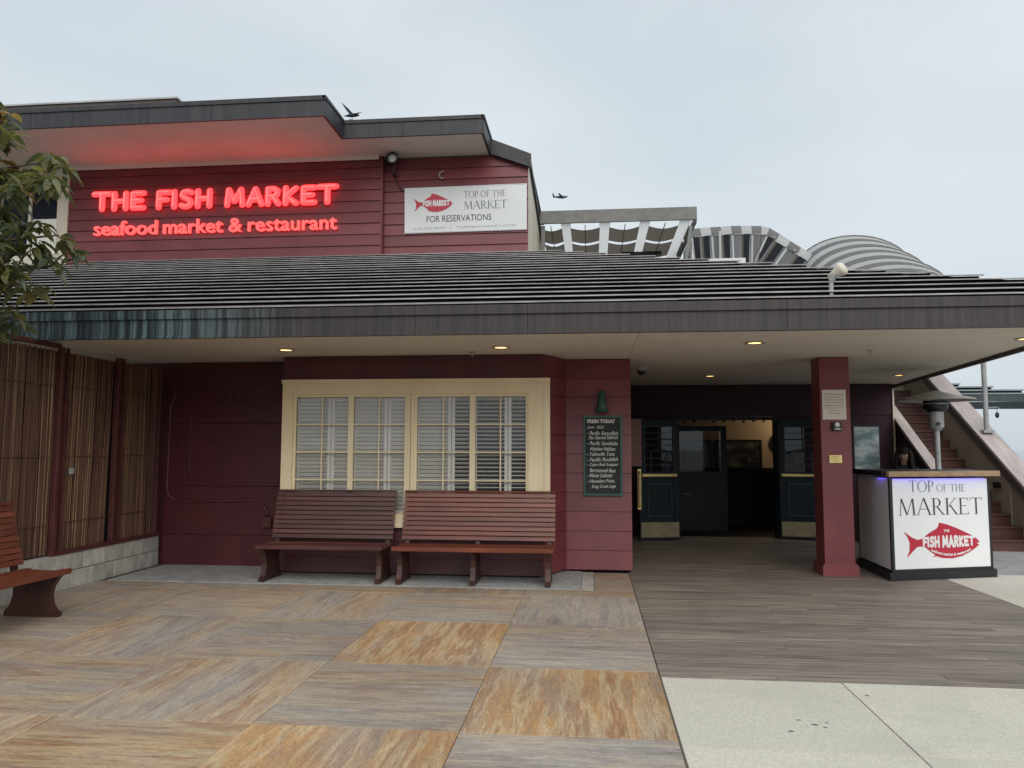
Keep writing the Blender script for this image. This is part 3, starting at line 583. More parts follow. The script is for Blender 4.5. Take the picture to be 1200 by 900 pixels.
MB().bar((UE, UY+.02, 6.9), (UE, UY+4.9, 6.17), .1, .09).build('barge_board', 'copper_upper', B)
MB().prism([(-1.80, UY+.02, 6.98), (-1.06, UY+.02, 6.70), (-1.06, UY+.02, 6.95), (-1.80, UY+.02, 7.26)], (0, .1, 0)).build('barge_board', 'copper_upper', B)
MB().prism([(-3.8, UY+.125, 6.98), (-1.10, UY+.125, 6.98), (-1.8, UY+.125, 7.2), (-3.8, UY+.125, 7.3)], (0, 4.5, 0)).build('upper_roof', 'roof_metal', B)
# upper eaves
FX = -4.27
box('upper_soffit', 'soffit', B, -12.2, FX-.03, 11.73, UY-.02, 7.0, 7.03); box('upper_soffit', 'soffit', B, FX-.029, -1.83, 12.65, UY+.12, 7.0, 7.03)
a = -12.2
for b in (-9.4, -7.3, -6.2, FX): MB().box(a+.002, b-.002, 11.68, 11.72, 6.985, 7.30).box(a+.002, b-.002, 11.66, 11.72, 7.25, 7.325).build('upper_fascia', 'copper_upper', B); a = b
MB().box(FX-.04, FX+.002, 11.725, 12.6, 6.985, 7.30).box(FX-.04, FX+.018, 11.66, 12.6, 7.27, 7.322).build('upper_fascia', 'copper_upper', B)
a = FX-.04
for b in (-3.2, -1.8): MB().box(a+.002, b-.002, 12.605, 12.645, 6.985, 7.28).box(a+.002, b-.002, 12.585, 12.645, 7.24, 7.305).build('upper_fascia', 'copper_upper', B); a = b
MB().box(-1.84, -1.797, 12.65, UY+.12, 6.985, 7.28).box(-1.84, -1.78, 12.585, UY+.12, 7.25, 7.302).build('upper_fascia', 'copper_upper', B)
box('upper_roof', 'roof_metal', B, -12.2, FX-.045, 11.73, 17, 7.29, 7.31); box('upper_roof', 'roof_metal', B, FX-.04, -1.85, 12.66, 17, 7.27, 7.29)
MB().box(-12.2, -6.93, 11.86, 12.0, 7.312, 7.47).build('parapet', 'cap_side', B)
MB().box(-12.2, -6.9, 11.83, 12.03, 7.472, 7.50).build('parapet_flashing', 'flashing', B)
box('eave_trim', 'soffit', B, -9.96, FX+.4, UY-.05, UY-.022, 6.93, 6.998)
# upper window on the left, half behind the tree
uw = MB().box(-11.6, -9.98, UY-.03, UY+.05, 6.62, 6.98).box(-11.6, -9.98, UY-.03, UY+.05, 5.1, 5.28).box(-11.6, -11.35, UY-.03, UY+.05, 5.28, 6.62).box(-10.2, -9.98, UY-.03, UY+.05, 5.28, 6.62).build('upper_window', 'cream_board', B)
for a, b in [(-11.35, -10.8), (-10.74, -10.2)]:
    MB().box(a, b, UY+.012, UY+.02, 5.28, 6.62).build('pane', 'window_dark', uw)
MB().box(-10.8, -10.74, UY-.02, UY+.03, 5.28, 6.62).build('mullion', 'cream_board', uw)
box('blind', 'shutter', uw, -10.72, -10.22, UY+.0, UY+.008, 5.3, 6.0)
# ---- entrance recess: header beam, flank walls, doors, what one sees of the room
EY = 14.6
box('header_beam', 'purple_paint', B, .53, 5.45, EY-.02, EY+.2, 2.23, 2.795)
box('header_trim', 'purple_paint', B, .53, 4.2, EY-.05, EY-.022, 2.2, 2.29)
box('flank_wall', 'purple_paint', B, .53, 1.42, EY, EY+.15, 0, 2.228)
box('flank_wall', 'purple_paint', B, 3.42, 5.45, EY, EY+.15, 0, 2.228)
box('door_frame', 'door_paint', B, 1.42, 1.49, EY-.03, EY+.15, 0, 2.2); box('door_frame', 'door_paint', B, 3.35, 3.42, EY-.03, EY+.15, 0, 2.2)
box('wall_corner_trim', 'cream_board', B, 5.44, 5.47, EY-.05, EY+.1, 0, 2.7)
def door_leaf(hx, hy, ang, wd, handed):
    """leaf hinged at (hx, hy); runs along +X by wd before turning; handed +1/-1 places the pull at the free edge"""
    hgt = 2.12; t = .05; y0, y1 = -t/2, t/2
    d = MB()
    d.box(0, .1, y0, y1, .02, hgt).box(wd-.1, wd, y0, y1, .02, hgt).box(.1, wd-.1, y0, y1, hgt-.12, hgt).box(.1, wd-.1, y0, y1, 1.08, 1.2).box(.1, wd-.1, y0, y1, .02, .34)
    d.box(.1, wd-.1, -.012, .012, .34, 1.08)
    o = d.build('entrance_door', 'door_paint', None)
    off = WL[o.name].copy()
    def sub(mb, nm, mt):
        lo = Vector([min(p[i] for p in mb.v) for i in range(3)]); hi = Vector([max(p[i] for p in mb.v) for i in range(3)]); c = (lo+hi)/2
        s_ = bpy.data.objects.new(nm, mb.mesh(nm, mt, c)); col.objects.link(s_); s_.parent = o; s_.location = c-off; WL[s_.name] = c
    sub(MB().box(.1, wd-.1, -.004, .004, 1.2, hgt-.12), 'pane', 'door_glass')
    for z in (1.56, 1.78): sub(MB().box(.1, wd-.1, -.016, .016, z-.012, z+.012), 'muntin', 'door_paint')
    sub(MB().box(wd/2-.014, wd/2+.014, -.017, .017, 1.56, hgt-.12), 'muntin', 'door_paint')
    arc = MB(); pts = [(.1+(wd-.2)*i/10, 0, 1.50+.1*math.sin(math.pi*i/10)) for i in range(11)]
    arc.tube(pts, .014, 6); sub(arc, 'muntin', 'door_paint')
    sub(MB().box(.18, wd-.18, -.022, -.0125, .44, .98), 'door_panel', 'door_paint')
    sub(MB().box(.14, wd-.14, -.034, -.026, .98, 1.0).box(.14, wd-.14, -.034, -.026, .42, .44).box(.14, .16, -.034, -.026, .44, .98).box(wd-.16, wd-.14, -.034, -.026, .44, .98), 'moulding', 'door_mould')
    sub(MB().box(.085, wd-.085, -.034, -.026, hgt-.125, hgt-.105).box(.085, .105, -.034, -.026, 1.2, hgt-.125).box(wd-.105, wd-.085, -.034, -.026, 1.2, hgt-.125), 'moulding', 'door_mould')
    for q_ in (.3, .7): sub(MB().box(wd*q_-.007, wd*q_+.007, -.012, .012, 1.2, 1.56), 'muntin', 'door_mould')
    for q_ in (1.32, 1.44, 1.67, 1.89): sub(MB().box(.1, wd-.1, -.008, .008, q_-.006, q_+.006), 'muntin', 'door_mould')
    sub(MB().box(.02, wd-.02, -.034, -.026, .06, .32), 'kick_plate', 'brass_dull')
    sub(MB().box(.04, wd-.06, -.075, -.055, 1.12, 1.165).box(.06, .1, -.055, -.026, 1.125, 1.16).box(wd-.12, wd-.08, -.055, -.026, 1.125, 1.16), 'push_bar', 'brass')
    if handed: sub(MB().tube([(wd-.05, -.026, 1.2), (wd-.05, -.08, 1.18), (wd-.05, -.08, .72), (wd-.05, -.026, .7)], .018, 8), 'pull_handle', 'brass')
    o.parent = B; m_ = Matrix.Translation(Vector((hx, hy, 0))-WL[B.name]) @ Matrix.Rotation(ang, 4, 'Z') @ Matrix.Translation(off)
    o.matrix_local = m_
    return o
# both leaves stand open, folded back towards the flank walls; the kick plates face the street
dl = door_leaf(.83, 13.78, R(14), .73, False)
dr = door_leaf(3.36, 14.32, R(-14), .8, False)
# brass pull on the left leaf's outer edge
hb = MB().tube([(.83, 13.70, 1.20), (.83, 13.62, 1.17), (.83, 13.62, .62), (.83, 13.70, .6)], .02, 8).box(.80, .86, 13.69, 13.74, .55, 1.25).build('pull_handle', 'brass', B)
box('menu_panel', 'bench_wood', B, .60, .79, 12.38, 12.42, 1.33, 2.08)
# room behind
box('room_floor', 'wainscot', B, .53, 5.4, EY, 18.1, -.03, .0)
box('room_back_wall', 'interior_wall', B, .53, 5.4, 18.0, 18.1, 1.18, 2.79); box('room_wainscot', 'wainscot', B, .53, 5.4, 17.97, 18.1, 0, 1.178)
box('room_side_wall', 'wainscot', B, .53, .6, EY+.15, 17.96, 0, 2.79); box('room_side_wall', 'interior_wall', B, 5.3, 5.4, EY+.15, 17.96, 0, 2.79)
box('room_ceiling', 'interior_wall', B, .53, 5.45, EY+.16, 18.1, 2.62, 2.66)
box('partition', 'wainscot', B, 2.62, 4.4, 16.6, 16.7, 0, 1.12)
idr = MB().box(1.62, 1.74, 15.6, 15.65, 0, 2.06).box(2.55, 2.66, 15.6, 15.65, 0, 2.06).box(1.74, 2.55, 15.6, 15.65, 1.96, 2.06).box(1.74, 2.55, 15.6, 15.65, 0, 1.16).build('inner_door', 'door_paint', B)
box('pane', 'door_glass', idr, 1.74, 2.55, 15.622, 15.628, 1.16, 1.96)
MB().tube([(1.78, 15.56, .72), (1.95, 15.55, .72)], .012, 6).build('handle', 'steel', idr)
box('transom', 'door_paint', B, 1.49, 3.35, EY+.02, EY+.08, 2.14, 2.2)
sc_ = MB().lathe([(0, -.05), (.07, -.05), (.1, .05), (0, .05)], (4.55, 17.85, 2.3), 14).build('wall_lamp', 'interior_glow', B)
ld = bpy.data.lights.new('wall_lamp_light', 'POINT'); ld.energy = 9; ld.color = (1, .66, .35); ld.shadow_soft_size = .1
lo_ = bpy.data.objects.new('wall_lamp_light', ld); col.objects.link(lo_); lo_.location = (4.4, 17.3, 2.35)
pf = thing('framed_picture', 'wide dark framed picture on the lit wall inside the entrance', 'picture', (3.32, 17.96, 1.49))
MB().box(2.81, 3.84, 17.94, 17.968, 1.15, 1.2).box(2.81, 3.84, 17.94, 17.968, 1.77, 1.82).box(2.81, 2.86, 17.94, 17.968, 1.2, 1.77).box(3.79, 3.84, 17.94, 17.968, 1.2, 1.77).build('frame', 'black', pf)
box('print', 'picture', pf, 2.861, 3.789, 17.955, 17.967, 1.201, 1.769)
pf = thing('framed_picture', 'dark framed picture seen through the glass of the inner door', 'picture', (2.42, 17.96, 1.5))
MB().box(2.1, 2.72, 17.94, 17.968, 1.15, 1.19).box(2.1, 2.72, 17.94, 17.968, 1.78, 1.82).box(2.1, 2.14, 17.94, 17.968, 1.19, 1.78).box(2.68, 2.72, 17.94, 17.968, 1.19, 1.78).build('frame', 'black', pf)
box('print', 'picture', pf, 2.141, 2.679, 17.955, 17.967, 1.191, 1.779)
mr_ = thing('wall_mirror', 'narrow dark framed mirror at the right edge of the doorway view inside', 'mirror', (4.3, 17.96, 1.4))
MB().lathe([(.0, -.02), (.2, -.02), (.24, -.01), (.24, .0)], (4.25, 17.965, 1.75), 20, 'y').build('frame', 'black', mr_)
MB().lathe([(.0, -.024), (.17, -.024), (.17, -.021)], (4.25, 17.965, 1.75), 20, 'y').build('glass', 'picture', mr_)
sl = thing('string_lights', 'row of small dark bulbs hanging under the door head inside', 'string lights', (2.4, 14.95, 2.1))
MB().tube([(1.5+.185*k, 14.95, 2.19-.03*math.sin(k*1.1)**2) for k in range(11)], .006, 5).build('cable', 'black', sl)
for k in range(10): MB().ball((1.58+.185*k, 14.95, 2.15-.03*math.sin((k+.4)*1.1)**2), .022+.006*(k % 3), 8, 6).build('bulb', 'black', sl, smooth=True)
po = thing('poster', 'pale blue harbour poster on dark wall behind the host stand', 'poster', (4.97, 14.58, 1.24))
box('print', 'poster', po, 4.76, 5.19, 14.583, 14.59, 1.25, 2.01); box('backing', 'black', po, 4.745, 5.205, 14.591, 14.599, 1.235, 2.025)

# ================================================================== SIGNS
NS = thing('neon_sign', 'glowing red neon restaurant sign on the upper maroon wall', 'sign', (-7.0, UY-.02, 5.6))
x = 0; txt = [('THE', .42), ('FISH', .5), ('MARKET', 0)]
tot = sum(BADV[c] for w_, _ in txt for c in w_)+.92; s_ = (9.42-4.62)/tot; s_h = .40/1.08
for w_, gap in txt:
    for ch in w_:
        m = bubble(ch, .145, .6); cxp = -9.42+x*s_
        zbase = 6.075
        V = [(cxp+p.x*s_, UY-.075-p.z*.3, zbase+.02+p.y*s_h) for p in m.v]
        lt = MB().add(V, m.f).build('letter', 'neon_body', NS, smooth=True)
        tb = MB()
        for pl in BUB[ch]: tb.tube([(cxp+p[0]*s_, UY-.135, zbase+.02+p[1]*s_h) for p in pl], .012, 6)
        tb.build('neon_tube', 'neon_tube', lt)
        x += BADV[ch]
    x += gap
v, f = font_verts('seafood market & restaurant', .3, off=.012, extrude=.03)
v = fit(v, -9.4, -4.64, 5.59, 5.93)
# separate the line of script into its words
allw = 'seafood market & restaurant'.split(' ')
adv = []
for w_ in allw:
    vv, ff = font_verts(w_, .3, off=.001, extrude=.03); adv.append((max(p[0] for p in vv)-min(p[0] for p in vv), vv, ff))
gap = .09; tw = sum(a for a, _, _ in adv)+gap*3; kx = (9.40-4.64)/tw; xx = -9.40
for (wd, vv, ff), w_ in zip(adv, allw):
    mnx = min(p[0] for p in vv)
    V = [(xx+(p[0]-mnx)*kx, UY-.05-p[2], 5.63+p[1]*1.28) for p in vv]
    MB().add(V, ff).build('word', 'neon_text', NS); xx += (wd+gap)*kx
# banner
BN = thing('banner_sign', 'white reservations banner with red fish on the upper maroon wall', 'sign', (-2.26, UY+.1, 5.56))
by = UY+.09
MB().poly([(-3.40, by, 5.56), (-1.14, by, 5.572), (-1.14, by, 6.405), (-3.41, by, 6.395)]).build('banner_sheet', 'banner_white', BN)
for zz in ((5.555, 5.56), (6.4, 6.41)): MB().bar((-3.41, by+.015, zz[0]), (-1.14, by+.015, zz[1]+.008), .02, .012).build('banner_hem', 'banner_white', BN)
fish_logo(BN, (-3.24, by-.003, 5.93), (1, 0, .01), (0, 0, 1), .73, fine=False)
serif_word('words', 'TOP OF THE', 'grey_ink', BN, (-2.30, by-.004, 6.19), (1, 0, .01), (0, 0, 1), .78, .12)
serif_word('words', 'MARKET', 'grey_ink', BN, (-2.30, by-.004, 5.97), (1, 0, .01), (0, 0, 1), .80, .15)
lettering('words', 'FOR RESERVATIONS', 'dark_ink', BN, (-2.99, by-.004, 5.745), (1, 0, .01), (0, 0, 1), 1.2, .12)
lettering('words', '619.232.3474   |   THEFISHMARKET.COM', 'pale_ink', BN, (-3.24, by-.004, 5.60), (1, 0, .01), (0, 0, 1), 1.9, .05)
# chalkboard and its lamp
CB = thing('chalkboard', 'tall green framed chalkboard listing the fresh catch, beside the entrance', 'chalkboard', (.148, 10.24, .99))
cy_ = 10.205
box('slate', 'chalk_slate', CB, -.08, .375, cy_+.012, cy_+.03, 1.02, 2.01)
MB().box(-.105, .402, cy_, cy_+.034, .99, 1.02).box(-.105, .402, cy_, cy_+.034, 2.01, 2.04).box(-.105, -.08, cy_, cy_+.034, 1.02, 2.01).box(.375, .402, cy_, cy_+.034, 1.02, 2.01).build('frame', 'green_paint', CB)
lettering('heading', 'FRESH TODAY', 'chalk_white', CB, (-.055, cy_+.009, 1.94), (1, 0, 0), (0, 0, 1), .37, .052, off=.006)
lines = ['June  2023', '- Pacific Swordfish', '  Pan Seared Salmon', '- Pacific Sanddabs', '   Alaskan Halibut', '- Yellowfin Tuna', '- Pacific Rockfish', '- Cajun Red Snapper', '   Barramundi Bass', '- Maine Lobster', '- Hawaiian Poke,', '     King Crab Legs']
for i, l_ in enumerate(lines):
    lettering('chalk_line', l_.strip(), 'chalk_white', CB, (-.06+.012*(len(l_)-len(l_.lstrip())), cy_+.009, 1.862-i*.071+random.uniform(-.006, .006)), (1, 0, random.uniform(-.02, .03)), (0, 0, 1), min(.41, .0225*len(l_.strip())), .05, shear=.3, off=.001)
BL = thing('wall_lamp', 'green metal spot lamp fixed above the chalkboard', 'lamp', (.14, 10.24, 2.1))
MB().box(.1, .18, 10.215, 10.24, 2.22, 2.36).build('back_plate', 'green_paint', BL)
MB().tube([(.14, 10.23, 2.3), (.14, 10.16, 2.33), (.14, 10.12, 2.28)], .014, 8).build('arm', 'green_paint', BL)
MB().lathe([(.0, .15), (.03, .145), (.05, .12), (.055, -.02), (.095, -.13), (.088, -.13), (.05, -.02), (.0, .0)], (.14, 10.11, 2.215), 16).build('lamp_shade', 'green_paint', BL, smooth=True)
# house number on the left wall
HN = thing('house_number', 'dark house number 750 high on the recessed maroon wall', 'house number', (-4.95, 10.19, 2.2))
for i, ch in enumerate('750'): lettering('digit', ch, 'number_paint', HN, (-5.12+i*.15, 10.192, 2.2), (1, 0, 0), (0, 0, 1), .09, .15)
# electrical conduit
CN = thing('conduit', 'thin maroon electrical conduit bending across the recessed wall to a box', 'conduit', (-5.2, 10.19, .6))
MB().tube([(-5.78, 10.185, 2.45), (-5.8, 10.185, 2.3), (-5.85, 10.185, 2.15), (-5.86, 10.185, 1.1), (-5.84, 10.185, .96), (-5.75, 10.185, .88), (-5.6, 10.185, .865), (-4.62, 10.185, .89), (-4.48, 10.185, .85), (-4.41, 10.185, .75), (-4.4, 10.185, .66)], .016, 8).build('pipe', 'post_red', CN, smooth=True)
box('junction_box', 'post_red', CN, -4.46, -4.33, 10.14, 10.198, .53, .67, bevel=.005)
MB().tube([(-5.55, 10.19, 2.05), (-5.55, 10.19, 1.28)], .008, 6).tube([(-5.57, 10.19, 1.27), (-5.6, 10.17, 1.22), (-5.58, 10.16, 1.16)], .012, 6).build('hose_bib', 'post_red', CN)

# ================================================================== COLUMN AND ITS NOTICES
CO = thing('entrance_column', 'square maroon column carrying the canopy in front of the entrance', 'column', (3.14, 10.48, 0))
box('shaft', 'red_paint', CO, 2.95, 3.325, 10.3, 10.67, .14, 2.795, bevel=.004)
MB().box(2.915, 3.36, 10.265, 10.705, 0, .125).box(2.93, 3.345, 10.28, 10.69, .125, .15).build('plinth', 'red_paint', CO)
NO = thing('notice', 'cream printed notice high on the maroon column', 'notice', (3.12, 10.29, 1.98))
box('sheet', 'notice_paper', NO, 2.975, 3.27, 10.285, 10.296, 1.985, 2.37)
for i in range(8):
    wd = [.23, .22, .24, .23, .24, .22, .13, .15][i]
    lettering('text_line', ['This area contains', 'chemicals known to', 'the State to cause', 'cancer, and birth', 'defects or other', 'reproductive harm', 'Thank you', 'for visiting'][i], 'dark_ink', NO, (3.12-wd/2, 10.283, 2.305-i*.036), (1, 0, 0), (0, 0, 1), wd, .018)
AL = thing('alarm_unit', 'small black alarm strobe under the notice on the column', 'alarm', (3.14, 10.28, 1.83))
MB().box(3.08, 3.2, 10.25, 10.296, 1.84, 1.95).build('case', 'black', AL, bevel=.01); MB().lathe([(0, -.02), (.03, -.018), (.035, 0)], (3.14, 10.252, 1.915), 12, 'y').build('lens', 'steel', AL)
box('label_strip', 'white_ink', AL, 3.11, 3.18, 10.244, 10.249, 1.855, 1.87)
PL = thing('plaque', 'small brass plaque below the alarm on the column', 'plaque', (3.12, 10.29, 1.41))
box('plate', 'brass', PL, 3.04, 3.2, 10.286, 10.296, 1.425, 1.53, bevel=.003)
for i in range(3): lettering('text_line', ['OCCUPANCY', 'LIMITED', 'BY LAW'][i], 'cap_side', PL, (3.065, 10.284, 1.50-i*.028), (1, 0, 0), (0, 0, 1), .11-.02*i, .014)

# ================================================================== HOST STAND
HS = thing('host_stand', 'white lit host stand with red fish emblem and wooden counter top', 'host stand', (4.3, 10.5, 0))
A_, B_, C_, D_ = Vector((3.655, 9.99, 0)), Vector((5.03, 10.46, 0)), Vector((5.1, 11.35, 0)), Vector((3.69, 11.2, 0))
def quad_at(z, e=0.):
    c = (A_+B_+C_+D_)/4; return [p+(p-c).normalized()*e+Vector((0, 0, z)) for p in (A_, B_, C_, D_)]
def slabq(name, mat, z0, z1, e=0., parent=HS): return MB().prism(quad_at(z0, e), (0, 0, z1-z0)).build(name, mat, parent)
slabq('plinth', 'black', 0.0, .1, .06); slabq('carcass', 'white_panel', .1, 1.24, -.012)
def on_edge(P, Q, s, t, z, outd=0.):      # box on the edge P-Q between s and t metres along
    d = (Q-P).normalized(); n_ = Vector((d.y, -d.x, 0)); return P+d*s+n_*outd+Vector((0, 0, z))
def edge_box(name, mat, P, Q, s0, s1, z0, z1, o0, o1, bevel=0):
    q = [on_edge(P, Q, s0, 0, z0, o1), on_edge(P, Q, s1, 0, z0, o1), on_edge(P, Q, s1, 0, z0, o0), on_edge(P, Q, s0, 0, z0, o0)]
    return MB().prism(q, (0, 0, z1-z0)).build(name, mat, HS, bevel=bevel)
Lf = (B_-A_).length; Ls = (D_-A_).length
edge_box('front_panel', 'white_panel', A_, B_, .03, Lf-.02, .135, 1.235, .0, .012)
edge_box('front_trim', 'black', A_, B_, -.012, .028, .1, 1.24, -.01, .02); edge_box('front_trim', 'black', A_, B_, Lf-.018, Lf+.012, .1, 1.24, -.01, .02)
edge_box('front_trim', 'black', A_, B_, .03, Lf-.02, .1, .133, -.01, .02)
edge_box('side_panel', 'white_panel', D_, A_, .02, Ls-.03, .13, 1.235, .0, .012); edge_box('side_trim', 'black', D_, A_, -.01, .018, .1, 1.24, -.01, .018); edge_box('side_trim', 'black', D_, A_, .018, Ls-.03, .1, .128, -.01, .018)
MB().prism(quad_at(1.295, .09), (0, 0, .035)).build('counter_top', 'black', HS)
edge_box('counter_lip', 'wood_top', A_, B_, -.09, Lf+.09, 1.268, 1.335, .055, .115, bevel=.004)
edge_box('led_strip', 'led_violet', A_, B_, .05, Lf-.05, 1.278, 1.284, .022, .045); edge_box('led_strip', 'led_violet', D_, A_, Ls-.4, Ls-.1, 1.278, 1.284, .016, .04)
edge_box('counter_lip', 'black', D_, A_, -.05, Ls+.02, 1.268, 1.335, .05, .085)
dv = (B_-A_).normalized(); nv = Vector((dv.y, -dv.x, 0)); U = Vector((0, 0, 1))
def fp(s, z, o=.0145): return A_+dv*s+nv*o+Vector((0, 0, z))
pw = Lf-.05
serif_word('words', 'TOP OF THE', 'grey_ink', HS, fp(.27, 1.075), dv, U, .83, .14, first=1.5)
serif_word('words', 'MARKET', 'dark_ink', HS, fp(.105, .79), dv, U, 1.24, .205)
fish_logo(HS, fp(.17, .245, .013), dv, U, 1.11, hs=.83)
# things on and behind the counter
# ---- patio heater
PH = thing('patio_heater', 'steel patio heater with wide round reflector behind the host stand', 'heater', (4.8, 11.75, 0))
hx, hy = 4.99, 11.75
PH.location = (hx, hy, 0); WL[PH.name] = Vector((hx, hy, 0))
MB().lathe([(0, 2.46), (.06, 2.455), (.16, 2.42), (.5, 2.335), (.53, 2.31), (.52, 2.31), (.15, 2.39), (0, 2.43)], (hx, hy, 0), 28).build('reflector', 'heater_steel', PH, smooth=True)
MB().lathe([(0, 2.31), (.165, 2.31), (.165, 2.2), (.12, 2.15), (.0, 2.15)], (hx, hy, 0), 20).build('burner_head', 'black', PH)
MB().lathe([(.168, 2.275), (.172, 2.265), (.168, 2.255)], (hx, hy, 0), 20).build('burner_band', 'steel', PH)
for a in (30, 150, 270): MB().bar((hx+.13*math.cos(R(a)), hy+.13*math.sin(R(a)), 2.3), (hx+.13*math.cos(R(a)), hy+.13*math.sin(R(a)), 2.41), .012).build('bracket', 'steel', PH)
MB().lathe([(0, 2.15), (.1, 2.15), (.1, 1.93), (.06, 1.88), (0, 1.88)], (hx, hy, 0), 16).build('control_housing', 'galv', PH)
MB().lathe([(0, -.02), (.03, -.02), (.03, 0)], (hx-.02, hy-.1, 1.97), 10, 'y').build('knob', 'black', PH)
MB().tube([(hx, hy, .8), (hx, hy, 1.9)], .038, 12).build('pole', 'galv', PH)
MB().lathe([(0, .82), (.13, .82), (.23, .62), (.23, .0), (0, 0)], (hx, hy, 0), 20).build('tank_cover', 'heater_steel', PH)

# ================================================================== STAIRCASE
ST = thing('staircase', 'outdoor staircase with red-brown treads, beige side wall and sloped timber caps', 'staircase', (6.25, 14.5, 0))
for k in range(16):
    y0 = 13.05+k*.29; z1 = .18*(k+1)
    xr = 6.88 if k > 1 else 7.5
    MB().box(5.62, xr, y0, y0+.03, z1-.18, z1-.035).build('riser', 'stair_wood', ST); MB().box(5.6, xr, y0-.025, y0+.3, z1-.034, z1).build('tread', 'stair_wood', ST, bevel=.006)
def zs(y): return .18+(y-13.05)*.18/.29
MB().prism([(6.9, 13.62, 0), (6.9, 17.9, 0), (6.9, 17.9, zs(17.9)+.72), (6.9, 13.62, zs(13.62)+.72)], (.25, 0, 0)).build('side_wall', 'stair_wall', ST)
y_a, y_b = 12.75, 18.0
MB().hexa([(6.86, y_a, zs(y_a)+.73), (7.2, y_a, zs(y_a)+.73), (7.2, y_b, zs(y_b)+.73), (6.86, y_b, zs(y_b)+.73), (6.86, y_a, zs(y_a)+.79), (7.2, y_a, zs(y_a)+.79), (7.2, y_b, zs(y_b)+.79), (6.86, y_b, zs(y_b)+.79)]).build('cap', 'cap_wood', ST)
MB().hexa([(6.875, y_a, zs(y_a)+.55), (6.898, y_a, zs(y_a)+.55), (6.898, y_b, zs(y_b)+.55), (6.875, y_b, zs(y_b)+.55), (6.875, y_a, zs(y_a)+.728), (6.898, y_a, zs(y_a)+.728), (6.898, y_b, zs(y_b)+.728), (6.875, y_b, zs(y_b)+.728)]).build('cap_board', 'cap_side', ST)
MB().prism([(6.92, 12.78, 0), (6.92, 13.6, 0), (6.92, 13.6, zs(13.6)+.72), (6.92, 12.78, zs(12.78)+.72)], (.2, 0, 0)).build('side_wall', 'stair_wall', ST)
# left guard
MB().prism([(5.5, 13.1, 0), (5.5, 17.5, 0), (5.5, 17.5, zs(17.5)+1.0), (5.5, 13.1, zs(13.1)+1.0)], (.09, 0, 0)).build('side_wall', 'purple_paint', ST)
MB().hexa([(5.46, 13.05, zs(13.05)+1.0), (5.63, 13.05, zs(13.05)+1.0), (5.63, 17.5, zs(17.5)+1.0), (5.46, 17.5, zs(17.5)+1.0), (5.46, 13.05, zs(13.05)+1.06), (5.63, 13.05, zs(13.05)+1.06), (5.63, 17.5, zs(17.5)+1.06), (5.46, 17.5, zs(17.5)+1.06)]).build('cap', 'cap_wood', ST)
MB().box(5.2, 5.62, 12.95, 13.06, 0, 1.22).build('newel', 'stair_wood', ST); MB().box(5.17, 5.65, 12.92, 13.09, 1.22, 1.26).build('newel_cap', 'cap_wood', ST)
box('back_wall', 'stair_wall', ST, 5.62, 6.89, 17.75, 17.9, 0, 4.6); 
box('door_edge', 'purple_paint', ST, 5.48, 5.6, 15.6, 15.72, 2.4, 3.4)
# posts standing on the caps
for (px, py, zb, zt, lab, r) in [(7.03, 14.55, zs(14.55)+.79, 3.95, 'grey steel post standing on the right stair cap', .042), (5.54, 15.1, zs(15.1)+1.06, 3.35, 'short grey steel post on the left stair guard', .035)]:
    p = thing('steel_post', lab, 'post', (px, py, zb))
    MB().tube([(px, py, zb+.04), (px, py, zt)], r, 10).build('shaft', 'galv', p)
    MB().box(px-.09, px+.09, py-.09, py+.09, zb, zb+.045).build('base', 'galv', p)
    if px > 6: MB().tube([(px, py, 2.35), (px+.18, py, 2.36), (px+.25, py, 2.33)], .01, 6).build('hook', 'galv', p); MB().ball((px+.19, py, 2.22), .035, 8, 6, (1, 1, 1.6)).tube([(px+.19, py, 2.26), (px+.19, py, 2.36)], .005, 5).build('hanging_hook', 'black', p)
    else: MB().ball((px-.06, py-.05, zb+.5), .05, 8, 6).build('knuckle', 'galv', p)
sp = thing('wall_lamp', 'small dark box lamp on the beige wall at the top of the stairs', 'lamp', (5.85, 17.7, 3.3)); box('case', 'black', sp, 5.93, 6.07, 17.66, 17.748, 3.18, 3.42, bevel=.01)
sp = thing('step_light', 'small dark step light low on the beige stair wall', 'lamp', (6.89, 13.9, .95)); box('case', 'black', sp, 6.868, 6.874, 13.85, 14.1, .95, 1.05)

